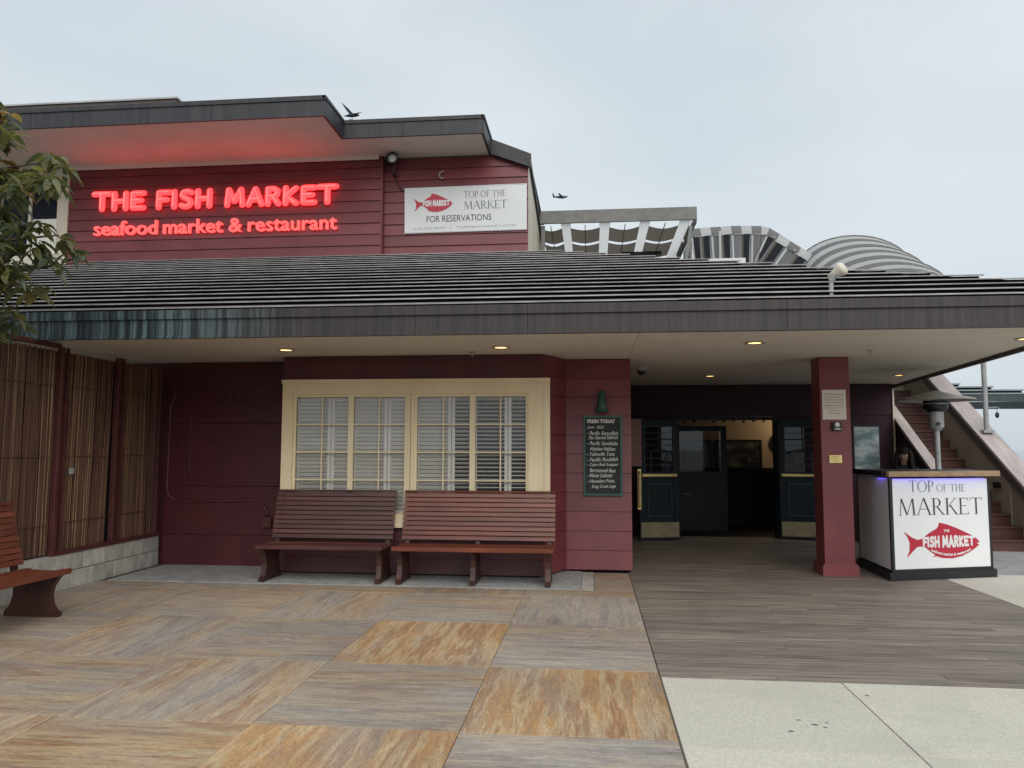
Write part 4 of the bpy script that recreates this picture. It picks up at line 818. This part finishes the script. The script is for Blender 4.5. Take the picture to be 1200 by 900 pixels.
# ================================================================== PERSON BEHIND THE STAND
def person():
    P = thing('person', 'person with long dark hair in black clothes looking down behind the host stand', 'person', (4.62, 12.0, 0))
    bm_v = [(0, 0, .92), (0, .0, 1.12), (0, .01, 1.28), (0, .0, 1.36), (0, -.02, 1.42), (.09, 0, .86), (.1, -.02, .48), (.1, .02, .08), (.1, -.12, .03), (-.09, 0, .86), (-.1, -.02, .48), (-.1, .02, .08), (-.1, -.12, .03),
            (.15, .0, 1.31), (.2, -.03, 1.08), (.12, -.2, 1.02), (.05, -.27, 1.03), (-.15, .0, 1.31), (-.2, -.03, 1.08), (-.12, -.2, 1.02), (-.05, -.27, 1.03), (0, -.045, 1.5), (0, -.05, 1.56)]
    rad = [.14, .12, .13, .07, .052, .1, .065, .045, .035, .1, .065, .045, .035, .06, .045, .035, .03, .06, .045, .035, .03, .095, .085]
    ed = [(0, 1), (1, 2), (2, 3), (3, 4), (0, 5), (5, 6), (6, 7), (7, 8), (0, 9), (9, 10), (10, 11), (11, 12), (2, 13), (13, 14), (14, 15), (15, 16), (2, 17), (17, 18), (18, 19), (19, 20), (4, 21), (21, 22)]
    me = bpy.data.meshes.new('b'); me.from_pydata(bm_v, ed, []); ob = bpy.data.objects.new('b', me); col.objects.link(ob)
    sk = ob.modifiers.new('s', 'SKIN'); 
    for i, r in enumerate(rad): me.skin_vertices[0].data[i].radius = (r, r*.85)
    me.skin_vertices[0].data[0].use_root = True
    ob.modifiers.new('d', 'SUBSURF').levels = 2
    dg = bpy.context.evaluated_depsgraph_get(); ev = bpy.data.meshes.new_from_object(ob.evaluated_get(dg)); bpy.data.objects.remove(ob)
    ev.name = 'body'; ev.materials.clear()
    for m_ in ('skin', 'clothes'): ev.materials.append(MATS[m_])
    for p in ev.polygons: p.use_smooth = True; c = p.center; p.material_index = 0 if (c.z > 1.385 or (c.y < -.15 and c.z > .9)) else 1
    o = place('body', ev, P, P.location)
    for s in (-1, 1):                                    # fingers
        for k in range(5): 
            pass
    X0 = Vector(P.location)
    h = MB(); hc = Vector((0, -.035, 1.515))
    cap = MB().ball(hc, 1, 18, 12, (.1, .112, .125))
    keep = [f_ for f_ in cap.f if not all((cap.v[i_].y < hc.y-.02 and cap.v[i_].z < hc.z+.05) for i_ in f_)]
    h.add([X0+p for p in cap.v], keep)
    for k in range(22):                                  # long locks falling round the back and both sides
        a = R(-22+k*224/21); c_, s__ = math.cos(a), math.sin(a); j_ = random.uniform(-.012, .012)
        h.tube([X0+hc+Vector((c_*.07, s__*.08, .085)), X0+hc+Vector((c_*.096, s__*.106, .02)), X0+hc+Vector((c_*.106, s__*.112+j_, -.09)), X0+hc+Vector((c_*.118, s__*.115+j_, -.19)), X0+hc+Vector((c_*.125, s__*.11-.01, -.28))], [.02, .028, .028, .025, .008], 7)
    h.build('hair', 'hair', P, smooth=True)
    f = MB()
    f.ball(X0+Vector((0, -.128, 1.5)), .016, 8, 6, (.8, 1.2, 1.5)); f.build('nose', 'skin', P, smooth=True)
    for s in (-1, 1): MB().ball(X0+Vector((.03*s, -.118, 1.525)), .011, 8, 6, (1.3, .6, .6)).build('eye', 'hair', P, smooth=True)
    MB().ball(X0+Vector((0, -.12, 1.462)), .02, 8, 6, (1.1, .5, .35)).build('mouth', 'lips', P, smooth=True)
    for s in (-1, 1):
        hnd = MB(); b0 = X0+Vector((.05*s, -.27, 1.03))
        for k in range(4): hnd.tube([b0+Vector((-.02*s+k*.014*s-.01*s, -.02, 0)), b0+Vector((-.02*s+k*.015*s-.01*s, -.06-(.008 if k in (1, 2) else 0), -.005)), b0+Vector((-.02*s+k*.015*s-.01*s, -.085, -.025))], [.009, .008, .006], 6)
        hnd.tube([b0+Vector((-.03*s, .0, 0)), b0+Vector((-.05*s, -.03, .0)), b0+Vector((-.05*s, -.055, -.01))], [.01, .009, .007], 6)
        hnd.build('fingers', 'skin', P, smooth=True)
    P.rotation_euler.z = R(-28)
    return P
person()

# ================================================================== BENCHES
def bench(label, length, nlegs, wood='bench_wood'):
    """local frame: X along the bench, front at -Y, origin on the ground under the seat"""
    T = thing('bench', label, 'bench', (0, 0, 0), 'slatted wooden benches')
    hl = length/2
    sl = []
    for k in range(6):                                   # seat slats, dished
        yy = -.27+k*.078; zz = .44-.02*math.sin(math.pi*(k+.6)/6)+(.0 if k else .004)
        MB().box(-hl, hl, yy, yy+.07, zz-.03, zz).build('seat_slat', wood, T, bevel=.005)
    MB().box(-hl, hl, -.295, -.272, .395, .447).build('seat_slat', wood, T, bevel=.006)
    for k in range(10):                                  # back slats, leaning back
        z0 = .475+k*.057; y0 = .205+k*.0155
        MB().hexa([(-hl, y0, z0), (hl, y0, z0), (hl, y0+.025, z0), (-hl, y0+.025, z0), (-hl, y0+.0125, z0+.05), (hl, y0+.0125, z0+.05), (hl, y0+.0375, z0+.05), (-hl, y0+.0375, z0+.05)]).build('back_slat', wood, T, bevel=.004)
    MB().box(-hl, hl, .345, .395, 1.045, 1.07).build('back_slat', wood, T, bevel=.005)
    front = [(-.235, 0), (-.24, .035), (-.2, .06), (-.165, .12), (-.15, .2), (-.165, .28), (-.21, .35), (-.255, .4)]
    back = [(.19, .43), (.36, 1.03), (.40, 1.03), (.27, .5), (.235, .34), (.23, .2), (.26, .1), (.31, .05), (.315, 0)]
    prof = front + back
    for i in range(nlegs):
        x = -hl+.07+(length-.14)*i/(nlegs-1)
        # the leg as a side plate, then a back upright of the same cut
        MB().prism([(x-.03, p[0], p[1]) for p in front+[(.2, .4), (.235, .34), (.23, .2), (.26, .1), (.31, .05), (.315, 0)]], (.06, 0, 0)).build('leg', 'bench_leg', T)
        MB().prism([(x-.025, .215, .38), (x-.025, .26, .36), (x-.025, .42, 1.03), (x-.025, .385, 1.03), (x-.025, .235, .47)], (.05, 0, 0)).build('back_support', 'bench_leg', T)
    return T
b1 = bench('dark red-brown slatted bench left of the other under the bay window', 1.56, 2, 'bench_dark'); b1.location = (-3.235, 9.23, .006)
b2 = bench('longer red-brown slatted bench with three legs under the right half of the window', 1.9, 3); b2.location = (-1.395, 9.23, .006)
b3 = bench('slatted bench cut off by the left picture edge, facing right by the fence', 1.9, 2); b3.location = (-5.28, 6.10, .002); b3.rotation_euler.z = R(90)

# ================================================================== BLOCK WALL AND BAMBOO FENCE
FXW = -5.95
BW = thing('block_wall', 'low grey concrete block wall under the bamboo fence', 'wall', (FXW-.1, 8.5, 0))
box('wall_core', 'mortar', BW, FXW-.2, FXW-.012, 5.6, 10.19, -.03, .385)
for r_ in range(2):
    y = 5.6-.2*r_; z0, z1 = (0, .195) if r_ == 0 else (.205, .4)
    while y < 10.19:
        a, b = max(y, 5.6), min(y+.4, 10.19)
        if b-a > .05: MB().box(FXW-.21, FXW+random.uniform(0, .006), a+.004, b-.004, z0, z1).build('block', 'block', BW, bevel=.004)
        y += .4
BF = thing('bamboo_fence', 'tall brown bamboo screen fence between red-brown posts on the left', 'fence', (FXW-.1, 8.5, .4))
posts = [6.9, 8.08, 9.14, 10.1]
for py in posts:
    MB().box(FXW-.05, FXW+.01, py-.03, py+.03, .4, 2.74).build('post', 'post_red', BF, bevel=.004)
    if 8 < py < 10: MB().box(FXW-.03, FXW+.0, py+.09, py+.115, .43, 2.74).build('post', 'post_red', BF)
MB().box(FXW-.04, FXW+.02, 5.6, 8.03, 2.72, 2.77).build('rail', 'post_red', BF)
MB().box(FXW-.04, FXW+.02, 8.13, 10.18, .405, .45).build('rail', 'post_red', BF)
box('backing', 'roof_under', BF, FXW-.16, FXW-.13, 5.6, 10.18, .4, 2.7)
for ya, yb in zip([5.6]+posts, posts):
    m = MB(); m2 = MB(); y = ya+.02; lean = .05 if 8 < ya < 9 else 0
    while y < yb-.02-lean:
        d = random.uniform(.007, .015); x_ = FXW-.075+random.uniform(-.015, .015); t = random.uniform(-.02, .02)+lean; top = 2.7+random.uniform(-.03, .015) if ya < 8 else 2.7
        (m2 if random.random() < .09 else m).tube([(x_, y, .42), (x_+random.uniform(-.008, .008), y+t*.5+random.uniform(-.006, .006), 1.5), (x_, y+t, top)], d*.5, 5, False)
        y += d*.62
    tag(m.build('bamboo_canes', 'bamboo', BF, smooth=True), kind='stuff'); tag(m2.build('pale_canes', 'bamboo_light', BF, smooth=True), kind='stuff')
    for z in (.75, 1.5, 2.3): MB().tube([(FXW-.055, ya+.05, z), (FXW-.052, (ya+yb)/2, z+.008), (FXW-.055, yb-.06, z)], .006, 5).build('binding_wire', 'bamboo', BF)
MB().box(FXW-.02, FXW+.0, 8.3, 8.36, 1.30, 1.37).build('label_tag', 'galv', BF)

# ================================================================== FITTINGS
DL = [(-3.7, 8.97, 'in soffit above the left end of the bay window'), (-1.06, 8.96, 'in soffit above the right half of the bay window'), (1.84, 8.83, 'in soffit nearest the front edge between chalkboard and column'),
      (4.68, 8.76, 'in soffit at the far right picture edge'), (1.94, 12.8, 'deep in the porch above the entrance doors'), (4.94, 12.9, 'deep in the porch above the patio heater')]
for x, y, l_ in DL:
    d = thing('downlight', 'round warm recessed downlight '+l_, 'light', (x, y, SZ-.012), 'recessed soffit downlights')
    MB().lathe([(.075, 0), (.105, -.004), (.11, -.012), (.1, -.014), (.078, -.01)], (x, y, SZ), 20).build('trim_ring', 'lamp_trim', d)
    MB().lathe([(0, -.003), (.076, -.003), (.076, -.002), (0, -.002)], (x, y, SZ), 18).build('lens', 'lamp_warm', d)
dc = thing('security_camera', 'small dark dome security camera on the porch ceiling by the wall corner', 'camera', (.74, 11.4, SZ-.1))
MB().lathe([(0, 0), (.085, 0), (.085, -.04), (.06, -.05)], (.74, 11.4, SZ-.001), 16).build('mount', 'lamp_trim', dc)
MB().ball((.74, 11.4, SZ-.055), .062, 12, 8).build('dome', 'black', dc, smooth=True)
for x, y, l_ in [(3.35, 9.6, 'tiny fire sprinkler head in the soffit above the column'), (-1.46, 9.35, 'tiny fire sprinkler head in the soffit above the window')]:
    s_ = thing('sprinkler', l_, 'sprinkler', (x, y, SZ-.06)); MB().lathe([(0, 0), (.03, 0), (.03, -.012), (.008, -.014), (.008, -.05), (.022, -.052), (.022, -.058), (0, -.058)], (x, y, SZ-.001), 10).build('head', 'steel', s_)
# flood lamp and hook under the upper eave
FLm = thing('floodlight', 'dark round floodlight with pale lens under the upper eave', 'lamp', (-3.58, UY-.0, 6.6))
lx, lz = -3.58, 6.88
MB().lathe([(.0, .14), (.06, .12), (.1, .02), (.105, -.06), (.09, -.06), (.085, .0), (0, .02)], (lx, UY-.15, lz), 16, 'y').build('housing', 'black', FLm, smooth=True)
MB().lathe([(0, -.045), (.05, -.04), (.085, -.02)], (lx, UY-.15, lz-.005), 14, 'y').build('lens', 'white_panel', FLm, smooth=True)
MB().tube([(lx, UY-.06, lz-.06), (lx-.02, UY-.02, lz-.22), (lx-.02, UY+.11, lz-.24)], .02, 8).build('arm', 'black', FLm)
MB().tube([(lx+.0, UY+.09, lz-.2), (lx+.02, UY+.08, lz-.36), (lx+.12, UY+.09, lz-.52)], .008, 6).build('cable', 'black', FLm)
MB().box(lx-.16, lx-.06, UY-.08, UY+.12, lz-.02, lz+.07).build('bracket', 'black', FLm)
hk = thing('wall_hook', 'small pale metal hook curl on the wall above the banner', 'hook', (-2.70, UY+.1, 6.6))
MB().tube([(-2.70+.06*math.cos(R(a)), UY+.08, 6.63+.065*math.sin(R(a))) for a in range(60, 320, 20)], .012, 6).tube([(-2.76, UY+.08, 6.63), (-2.76, UY+.13, 6.63)], .01, 6).build('loop', 'galv', hk)
# roof-edge floodlight on the canopy
rf = thing('floodlight', 'cream bell floodlight on a short stand at the canopy roof edge', 'lamp', (2.45, 8.05, 3.15))
MB().tube([(2.42, 7.95, 3.06), (2.43, 7.97, 3.3)], .022, 8).tube([(2.43, 7.97, 3.3), (2.46, 7.95, 3.36)], .03, 8).build('stand', 'galv', rf)
q = Vector((.55, -.45, .38)).normalized()
tm = MB().lathe([(0, -.1), (.04, -.1), (.05, -.03), (.085, .06), (.09, .09), (.06, .115), (0, .125)], (0, 0, 0), 16); rot = q.to_track_quat('Z', 'Y').to_matrix()
tm.v = [rot @ (p*.82) + Vector((2.48, 7.95, 3.385)) for p in tm.v]; tm.build('lamp_head', 'cream_board', rf, smooth=True)
MB().box(2.40, 2.47, 7.9, 8.02, 3.055, 3.09).build('base', 'galv', rf)
# bird vane on the roof and aeroplane in the sky
bd = thing('bird', 'black bird with one raised wing at the upper roof edge', 'bird', (-4.12, 12.2, 7.29))
bx, by_, bz = -4.12, 12.62, 7.40
m = MB()
m.tube([(bx-.15, by_, bz-.008), (bx-.1, by_, bz-.004), (bx-.03, by_, bz), (bx+.05, by_, bz+.005), (bx+.1, by_, bz), (bx+.13, by_, bz-.004)], [.004, .016, .034, .036, .022, .005], 8)
m.add([(bx-.04, by_, bz+.01), (bx+.03, by_, bz+.015), (bx-.07, by_-.03, bz+.12), (bx-.19, by_-.05, bz+.23), (bx-.13, by_-.03, bz+.13), (bx-.03, by_+.004, bz+.0), (bx+.02, by_+.006, bz+.008), (bx-.07, by_-.02, bz+.115)], [(0, 1, 2, 3, 4), (5, 6, 7, 3, 4), (0, 5, 6, 1), (1, 6, 7, 2), (0, 4, 5)])
m.add([(bx+.04, by_, bz+.012), (bx+.0, by_-.0, bz+.01), (bx+.13, by_-.12, bz-.01), (bx+.25, by_-.2, bz-.04), (bx+.15, by_-.1, bz-.0), (bx+.03, by_, bz-.004)], [(0, 1, 2, 3, 4), (1, 5, 4, 3, 2)])
m.build('body', 'bird_black', bd, smooth=False)
MB().tube([(bx, by_, bz-.02), (bx, by_, 7.28)], .005, 5).build('legs', 'bird_black', bd); MB().tube([(bx-.06, by_, 7.335), (bx+.1, by_, 7.30)], .005, 5).build('perch', 'bird_black', bd)
ap = thing('airplane', 'distant grey airplane flying across the overcast sky', 'airplane', (-34.8, 900, 302.5))
def apb(mb): 
    for p in mb.v: p += Vector((-34.8, 900, 302.5))
    return mb
apb(MB().tube([(-9, 0, .8), (-6, 0, .4), (-2, 0, 0), (4, 0, -.2), (7, 0, .2), (8.5, 0, .6)], [.3, .9, 1.5, 1.5, 1.1, .3], 10)).build('fuselage', 'plane_grey', ap, smooth=True)
apb(MB().hexa([(-1, 0, .8), (2.5, 0, .8), (-1, -13, .4), (-2.6, -13, .4), (-1, 0, 1.2), (2.5, 0, 1.2), (-1, -13, .6), (-2.6, -13, .6)])).build('wing', 'plane_grey', ap)
apb(MB().hexa([(-1, 0, .8), (2.5, 0, .8), (5.2, 14, 3.2), (3.4, 14, 3.2), (-1, 0, 1.2), (2.5, 0, 1.2), (5.2, 14, 3.5), (3.4, 14, 3.5)])).build('wing', 'plane_grey', ap)
apb(MB().hexa([(-9.4, -.2, .8), (-6.8, -.2, .6), (-6.8, .2, .6), (-9.4, .2, .8), (-10, -.15, 5), (-8.6, -.15, 5), (-8.6, .15, 5), (-10, .15, 5)])).build('tail_fin', 'plane_grey', ap)
apb(MB().hexa([(-9.2, -4.5, .9), (-8, -4.5, .9), (-7.2, 4.5, .9), (-9.2, 4.5, .9), (-9.2, -4.5, 1.1), (-8, -4.5, 1.1), (-7.2, 4.5, 1.1), (-9.2, 4.5, 1.1)])).build('tail_plane', 'plane_grey', ap)
for s in (-1, 1): apb(MB().tube([(.2, s*4.5, .1), (2.6, s*4.5, .2)], .7, 8)).build('engine', 'plane_grey', ap)

# ================================================================== UPPER DECK STRUCTURES
UD = thing('upper_deck', 'low flat-roofed upper deck block behind the canopy roof', 'building', (3, 19, 0))
box('deck_block', 'awning_frame', UD, -1.0, 5.4, 15.2, 24, 2.9, 4.9); box('deck_block', 'stair_wall', UD, 5.47, 7.1, 18.2, 24, 0, 4.5)
box('parapet_box', 'banner_white', UD, 2.35, 3.35, 16.8, 17.1, 4.9, 5.74)
# flat fabric canopy seen from below
CA = thing('fabric_canopy', 'flat brown and white fabric canopy with grey front beam on the upper deck', 'canopy', (.6, 16, 4.9))
cz = 6.40
bands = [(-.62, -.41), (.2, .43), (1.05, 1.27), (1.88, 2.12)]
ed = [-1.05]+[q for b in bands for q in b]+[2.2]
for i, (a, b) in enumerate(zip(ed, ed[1:])):
    if i % 2: MB().poly([(a, 16.05, cz), (b, 16.05, cz), (b, 20.2, cz), (a, 20.2, cz)]).build('white_strip', 'awning_white', CA)
    else:                                            # brown cloths sag between the strips and leave open gaps across
        for (ya_, yb_) in ((16.42, 17.5), (17.68, 19.0), (19.2, 20.2)):
            sg = random.uniform(.0, .16); sg2 = random.uniform(.0, .2); m = MB(); nn = 8
            for k in range(nn):
                for (u0, u1) in ((k/nn, (k+1)/nn),):
                    e = lambda u, d, g_: d+g_*math.sin(math.pi*u)*.5
                    x_0, x_1 = a-.01+(b-a+.02)*u0, a-.01+(b-a+.02)*u1
                    zz_ = lambda u: cz-.01-.05*math.sin(math.pi*u)
                    m.add([(x_0, e(u0, ya_, sg), zz_(u0)), (x_1, e(u1, ya_, sg), zz_(u1)), (x_1, e(u1, yb_, sg2*.5), zz_(u1)), (x_0, e(u0, yb_, sg2*.5), zz_(u0))], [(0, 1, 2, 3)])
            m.build('fabric_panel', 'awning_brown', CA)
        mid = (a+b)/2
        MB().box(mid-.008, mid+.008, 16.05, 20.2, cz-.075, cz-.055).build('batten', 'awning_frame', CA)
box('front_beam', 'awning_frame', CA, -1.05, 2.22, 15.98, 16.04, cz-.02, cz+.25)
MB().bar((2.2, 16.04, cz+.0), (2.2, 20.2, cz+.0), .05, .14).build('side_beam', 'awning_frame', CA)
box('rear_beam', 'awning_frame', CA, -1.05, 2.2, 20.2, 20.3, cz-.1, cz+.1)
for px, py in ((2.17, 20.15), (2.17, 16.1), (-1.0, 16.1)): MB().box(px-.04, px+.04, py-.04, py+.04, 4.9, cz-.05).build('post', 'awning_frame', CA) if (px < 0 or py > 18) else None
MB().bar((2.12, 16.2, cz-.12), (2.12, 18.6, 4.95), .06).build('brace', 'awning_white', CA)
for a, b, yy in ((-.95, .05, 18.9), (.75, 1.7, 18.3)): MB().box(a, b, yy, yy+.16, cz-.16, cz-.08).build('heater_bar', 'black', CA)
for px in (-.2, .0, .75, 1.5): MB().ball((px, 17.1, cz-.05), .025, 6, 5).build('bulb', 'lamp_trim', CA)
# striped awning over the upper flight: level, then falling to the right
AW = thing('striped_awning', 'grey and white striped awning with dark windows, level then falling to the right', 'awning', (4, 18.6, 4.9))
path = [(2.38, 6.9), (2.62, 6.92), (2.86, 6.93), (3.1, 6.94), (3.34, 6.95), (3.58, 6.95), (3.82, 6.94), (4.06, 6.93), (4.26, 6.88), (4.5, 6.72), (4.74, 6.55), (4.98, 6.38), (5.22, 6.21), (5.46, 6.04)]
ay = 18.3
def section(p, t, inset=0):
    n_ = Vector((-t[1], 0, t[0])).normalized(); o = Vector((p[0], ay, p[1])); r_ = .26-inset
    q = [o+n_*(-.95)+Vector((0, .02, 0))]
    for k in range(6): a = R(90*k/5); q.append(o+n_*(-.26+r_*math.sin(a)*1.0)+Vector((0, .26-r_*math.cos(a), 0)))
    q.append(o+Vector((0, 1.3, 0))+n_*.0); return q
for i, (p, p2) in enumerate(zip(path, path[1:])):
    t1 = (path[min(i+1, 13)][0]-path[max(i-1, 0)][0], path[min(i+1, 13)][1]-path[max(i-1, 0)][1]); t2 = (path[min(i+2, 13)][0]-p[0], path[min(i+2, 13)][1]-p[1])
    s1, s2 = section(p, t1), section(p2, t2); m = MB()
    for k in range(1, 7): m.add([s1[k], s2[k], s2[k+1], s1[k+1]], [(0, 1, 2, 3)])
    m.build('stripe', 'awning_white' if i % 2 else 'awning_grey', AW, smooth=False)
    lo1, lo2 = s1[0], s2[0]; h1, h2 = s1[1]+Vector((0, .03, 0)), s2[1]+Vector((0, .03, 0))
    d = (h2-h1)*.18
    MB().add([lo1+d+Vector((0, .03, 0)), lo2-d+Vector((0, .03, 0)), h2-d, h1+d], [(0, 1, 2, 3)]).build('pane', 'window_dark' if i in (0, 1, 3, 5, 8, 9, 11) else 'awning_grey', AW)
    MB().add([lo1, lo1+d, h1+d, h1], [(0, 1, 2, 3)]).build('curtain', 'awning_brown' if i % 2 else 'awning_white', AW); MB().add([lo2-d, lo2, h2, h2-d], [(0, 1, 2, 3)]).build('curtain', 'awning_grey', AW)
    if i in (8, 10): MB().ball(h1*.5+h2*.5+Vector((.06, -.05, 0)), .03, 6, 5).build('bulb', 'lamp_trim', AW)
MB().box(2.36, 2.42, ay+.05, ay+1.3, 4.9, 6.6).build('end_post', 'awning_frame', AW); MB().bar((3.06, ay-.05, 5.0), (3.06, ay-.05, 6.75), .05).build('post', 'awning_white', AW)
MB().box(5.38, 5.46, ay+.05, ay+1.2, 4.9, 5.6).build('end_post', 'awning_frame', AW)
# barrel awning over the lower flight, falling towards the street
BA = thing('barrel_awning', 'rounded barrel awning with curved grey and white stripes behind the roof', 'awning', (6.25, 17.4, 3))
ns = 16
ya, yb = 14.75, 18.75
for i in range(ns):
    y0, y1 = ya+(yb-ya)*i/ns, ya+(yb-ya)*(i+1)/ns; m = MB()
    zt = lambda y_: 5.36+(y_-16.2)*.52
    for k in range(24):
        A = [R(180*kk/24) for kk in (k, k+1)]
        m.add([(6.25+1.33*math.cos(A[0]), y0, zt(y0)-.85+.85*math.sin(A[0])), (6.25+1.33*math.cos(A[1]), y0, zt(y0)-.85+.85*math.sin(A[1])),
               (6.25+1.33*math.cos(A[1]), y1, zt(y1)-.85+.85*math.sin(A[1])), (6.25+1.33*math.cos(A[0]), y1, zt(y1)-.85+.85*math.sin(A[0]))], [(0, 1, 2, 3)])
    m.build('stripe', 'awning_white' if i % 2 else 'awning_grey', BA, smooth=True)
for sx in (-1, 1):
    MB().bar((6.25+1.3*sx, ya, zt(ya)-.86), (6.25+1.3*sx, yb, zt(yb)-.86), .06).build('side_rail', 'awning_frame', BA)
    for yy in ((18.6,) if sx > 0 else (18.6,)): MB().bar((6.25+1.3*sx, yy, 0), (6.25+1.3*sx, yy, 5.75), .06).build('post', 'awning_frame', BA)
for yy in [14.75, 15.75, 16.75, 17.75, 18.75]:
    MB().tube([(6.25+1.345*math.cos(R(a)), yy, zt(yy)-.85+.865*math.sin(R(a))) for a in range(0, 181, 10)], .016, 6).build('rib', 'awning_frame', BA, smooth=True)
# neighbouring roof beyond the stairs
NR = thing('neighbour_pavilion', 'low grey-green stepped roof of the pavilion beyond the staircase', 'building', (14, 25, 0))
for k in range(5):
    x_ = 9.8+k*.42 if k else 9.6
    MB().box(9.9+k*.0, [20, 11.9, 11.35, 10.7, 10.3][k] if k else 20, 22+k*.5, 22.6+k*.5, 3.10+k*.13, 3.14+k*.13).build('roof_row', 'far_roof', NR); MB().box(9.95, [20, 11.88, 11.33, 10.68, 10.28][k] if k else 20, 22.08+k*.5, 22.12+k*.5, 3.0+k*.13, 3.10+k*.13).build('roof_batten', 'roof_under', NR)
MB().hexa([(9.6, 22.0, 2.92), (20, 22.0, 2.80), (20, 22.06, 2.80), (9.6, 22.06, 2.92), (9.6, 22.0, 3.08), (20, 22.0, 3.08), (20, 22.06, 3.08), (9.6, 22.06, 3.08)]).build('fascia', 'far_fascia', NR)
MB().add([(9.6, 22.07, 2.9), (20, 22.07, 2.9), (20, 26, 2.9), (9.6, 26, 2.9)], [(0, 1, 2, 3)]).build('soffit', 'cap_side', NR)
box('wall', 'stair_wall', NR, 18, 20, 22.5, 26, 0, 2.88)
for px in (17.2,): box('post', 'galv', NR, px-.06, px+.06, 22.4, 22.52, 0, 2.88)

# ================================================================== TREE
def tree():
    T = thing('tree', 'leafy evergreen tree with drooping glossy leaves at the left picture edge', 'tree', (-6.38, 6.25, 0))
    bx_, by_ = -6.38, 6.25
    MB().tube([(bx_, by_, 0), (bx_+.03, by_, .8), (bx_-.02, by_+.03, 1.7), (bx_+.05, by_, 2.6), (bx_+.12, by_+.05, 3.4), (bx_+.2, by_, 4.1), (bx_+.3, by_, 4.6)], [.11, .09, .08, .07, .055, .04, .02], 10).build('trunk', 'bark', T, smooth=True)
    tips = []
    limbs = [((0.0, 2.3), (.75, -.25, .1)), ((.05, 2.6), (1.15, .0, .45)), ((.1, 3.1), (1.5, .1, .4)), ((.1, 3.4), (1.55, -.2, .55)), ((.15, 3.7), (1.15, .25, .55)), ((.2, 3.9), (.95, -.1, .6)), ((.2, 4.0), (.7, .1, .5)), ((.1, 2.9), (-.7, .3, .7)), ((.1, 3.6), (-.8, -.3, .7)), ((.1, 3.2), (.2, -.8, .7)), ((.1, 3.0), (.2, .8, .6)), ((.0, 2.5), (.95, .2, .25)), ((.1, 3.3), (1.3, -.35, .0))]
    for (dx, z0), d in limbs:
        p0 = Vector((bx_+dx, by_, z0)); d = Vector(d); pts = [p0+d*t+Vector((0, 0, .12*math.sin(t*3))) for t in (0, .33, .66, 1)]
        MB().tube(pts, [.03, .022, .015, .007], 6).build('branch', 'bark', T, smooth=True)
        for t in (.45, .6, .75, .88, 1.0):
            c = p0+d*t; tips.append(c+Vector((random.uniform(-.08, .08), random.uniform(-.15, .15), random.uniform(-.05, .1))))
            for q in range(2):
                e = c+Vector((random.uniform(-.2, .2), random.uniform(-.28, .28), random.uniform(-.26, .2)))
                MB().tube([c, c*.5+e*.5+Vector((0, 0, .03)), e], [.007, .005, .003], 5).build('twig', 'bark', T); tips.append(e)
    def leaf(m, base, direction, ln, wd, roll):
        d = direction.normalized(); s = d.cross(Vector((0, 0, 1)));  s = s.normalized() if s.length > .05 else Vector((1, 0, 0)); nrm = s.cross(d)
        s2 = s*math.cos(roll)+nrm*math.sin(roll); n2 = s2.cross(d)
        P = []
        for t, ww, sag in ((0, .05, 0), (.25, .75, .015), (.55, 1, -.02), (.82, .6, -.09), (1, .02, -.17)):
            c = base+d*ln*t+n2*0+Vector((0, 0, sag*ln*1.6)); P += [c-s2*wd*ww*.5+n2*.012*ww, c, c+s2*wd*ww*.5+n2*.012*ww]
        fs = []
        for k in range(4): fs += [(k*3, k*3+1, k*3+4, k*3+3), (k*3+1, k*3+2, k*3+5, k*3+4)]
        m.add(P, fs)
    meshes = []
    for k in range(8):
        mb = MB(); leaf(mb, Vector((0, 0, 0)), Vector((0, 1, random.uniform(-.5, .1))), random.uniform(.12, .23), random.uniform(.05, .08), random.uniform(-.5, .5)); meshes.append(mb)
    lm = [[mb.mesh('leaf', 'leaf%d' % c, smooth=True) for mb in meshes] for c in range(4)]
    n = 0; rest = [MB(), MB(), MB(), MB()]
    vis = sorted(tips, key=lambda p: -p.x)
    for p in vis:
        k0 = random.randint(10, 16); tone = random.choices(range(4), [5, 4, 1.0, 4])[0]
        for q in range(k0):
            a = random.uniform(0, 2*math.pi); c = tone if random.random() < .7 else random.choices(range(4), [5, 4, 1.2, 4])[0]
            dr = Vector((math.cos(a), math.sin(a), random.uniform(-.9, .25))); bpt = p+Vector((random.gauss(0, .035), random.gauss(0, .035), random.uniform(-.06, .05)))
            if n < 300 and q % 3 == 0:
                o = place('leaf', lm[c][random.randrange(8)], T, bpt, (random.uniform(-.5, .15), random.uniform(-.4, .4), a-math.pi/2)); n += 1
            else: leaf(rest[c], bpt, dr, random.uniform(.1, .22), random.uniform(.045, .075), random.uniform(-.6, .6))
    for c, m in enumerate(rest): tag(m.build('crown', 'leaf%d' % c, T, smooth=True), kind='stuff')
tree()
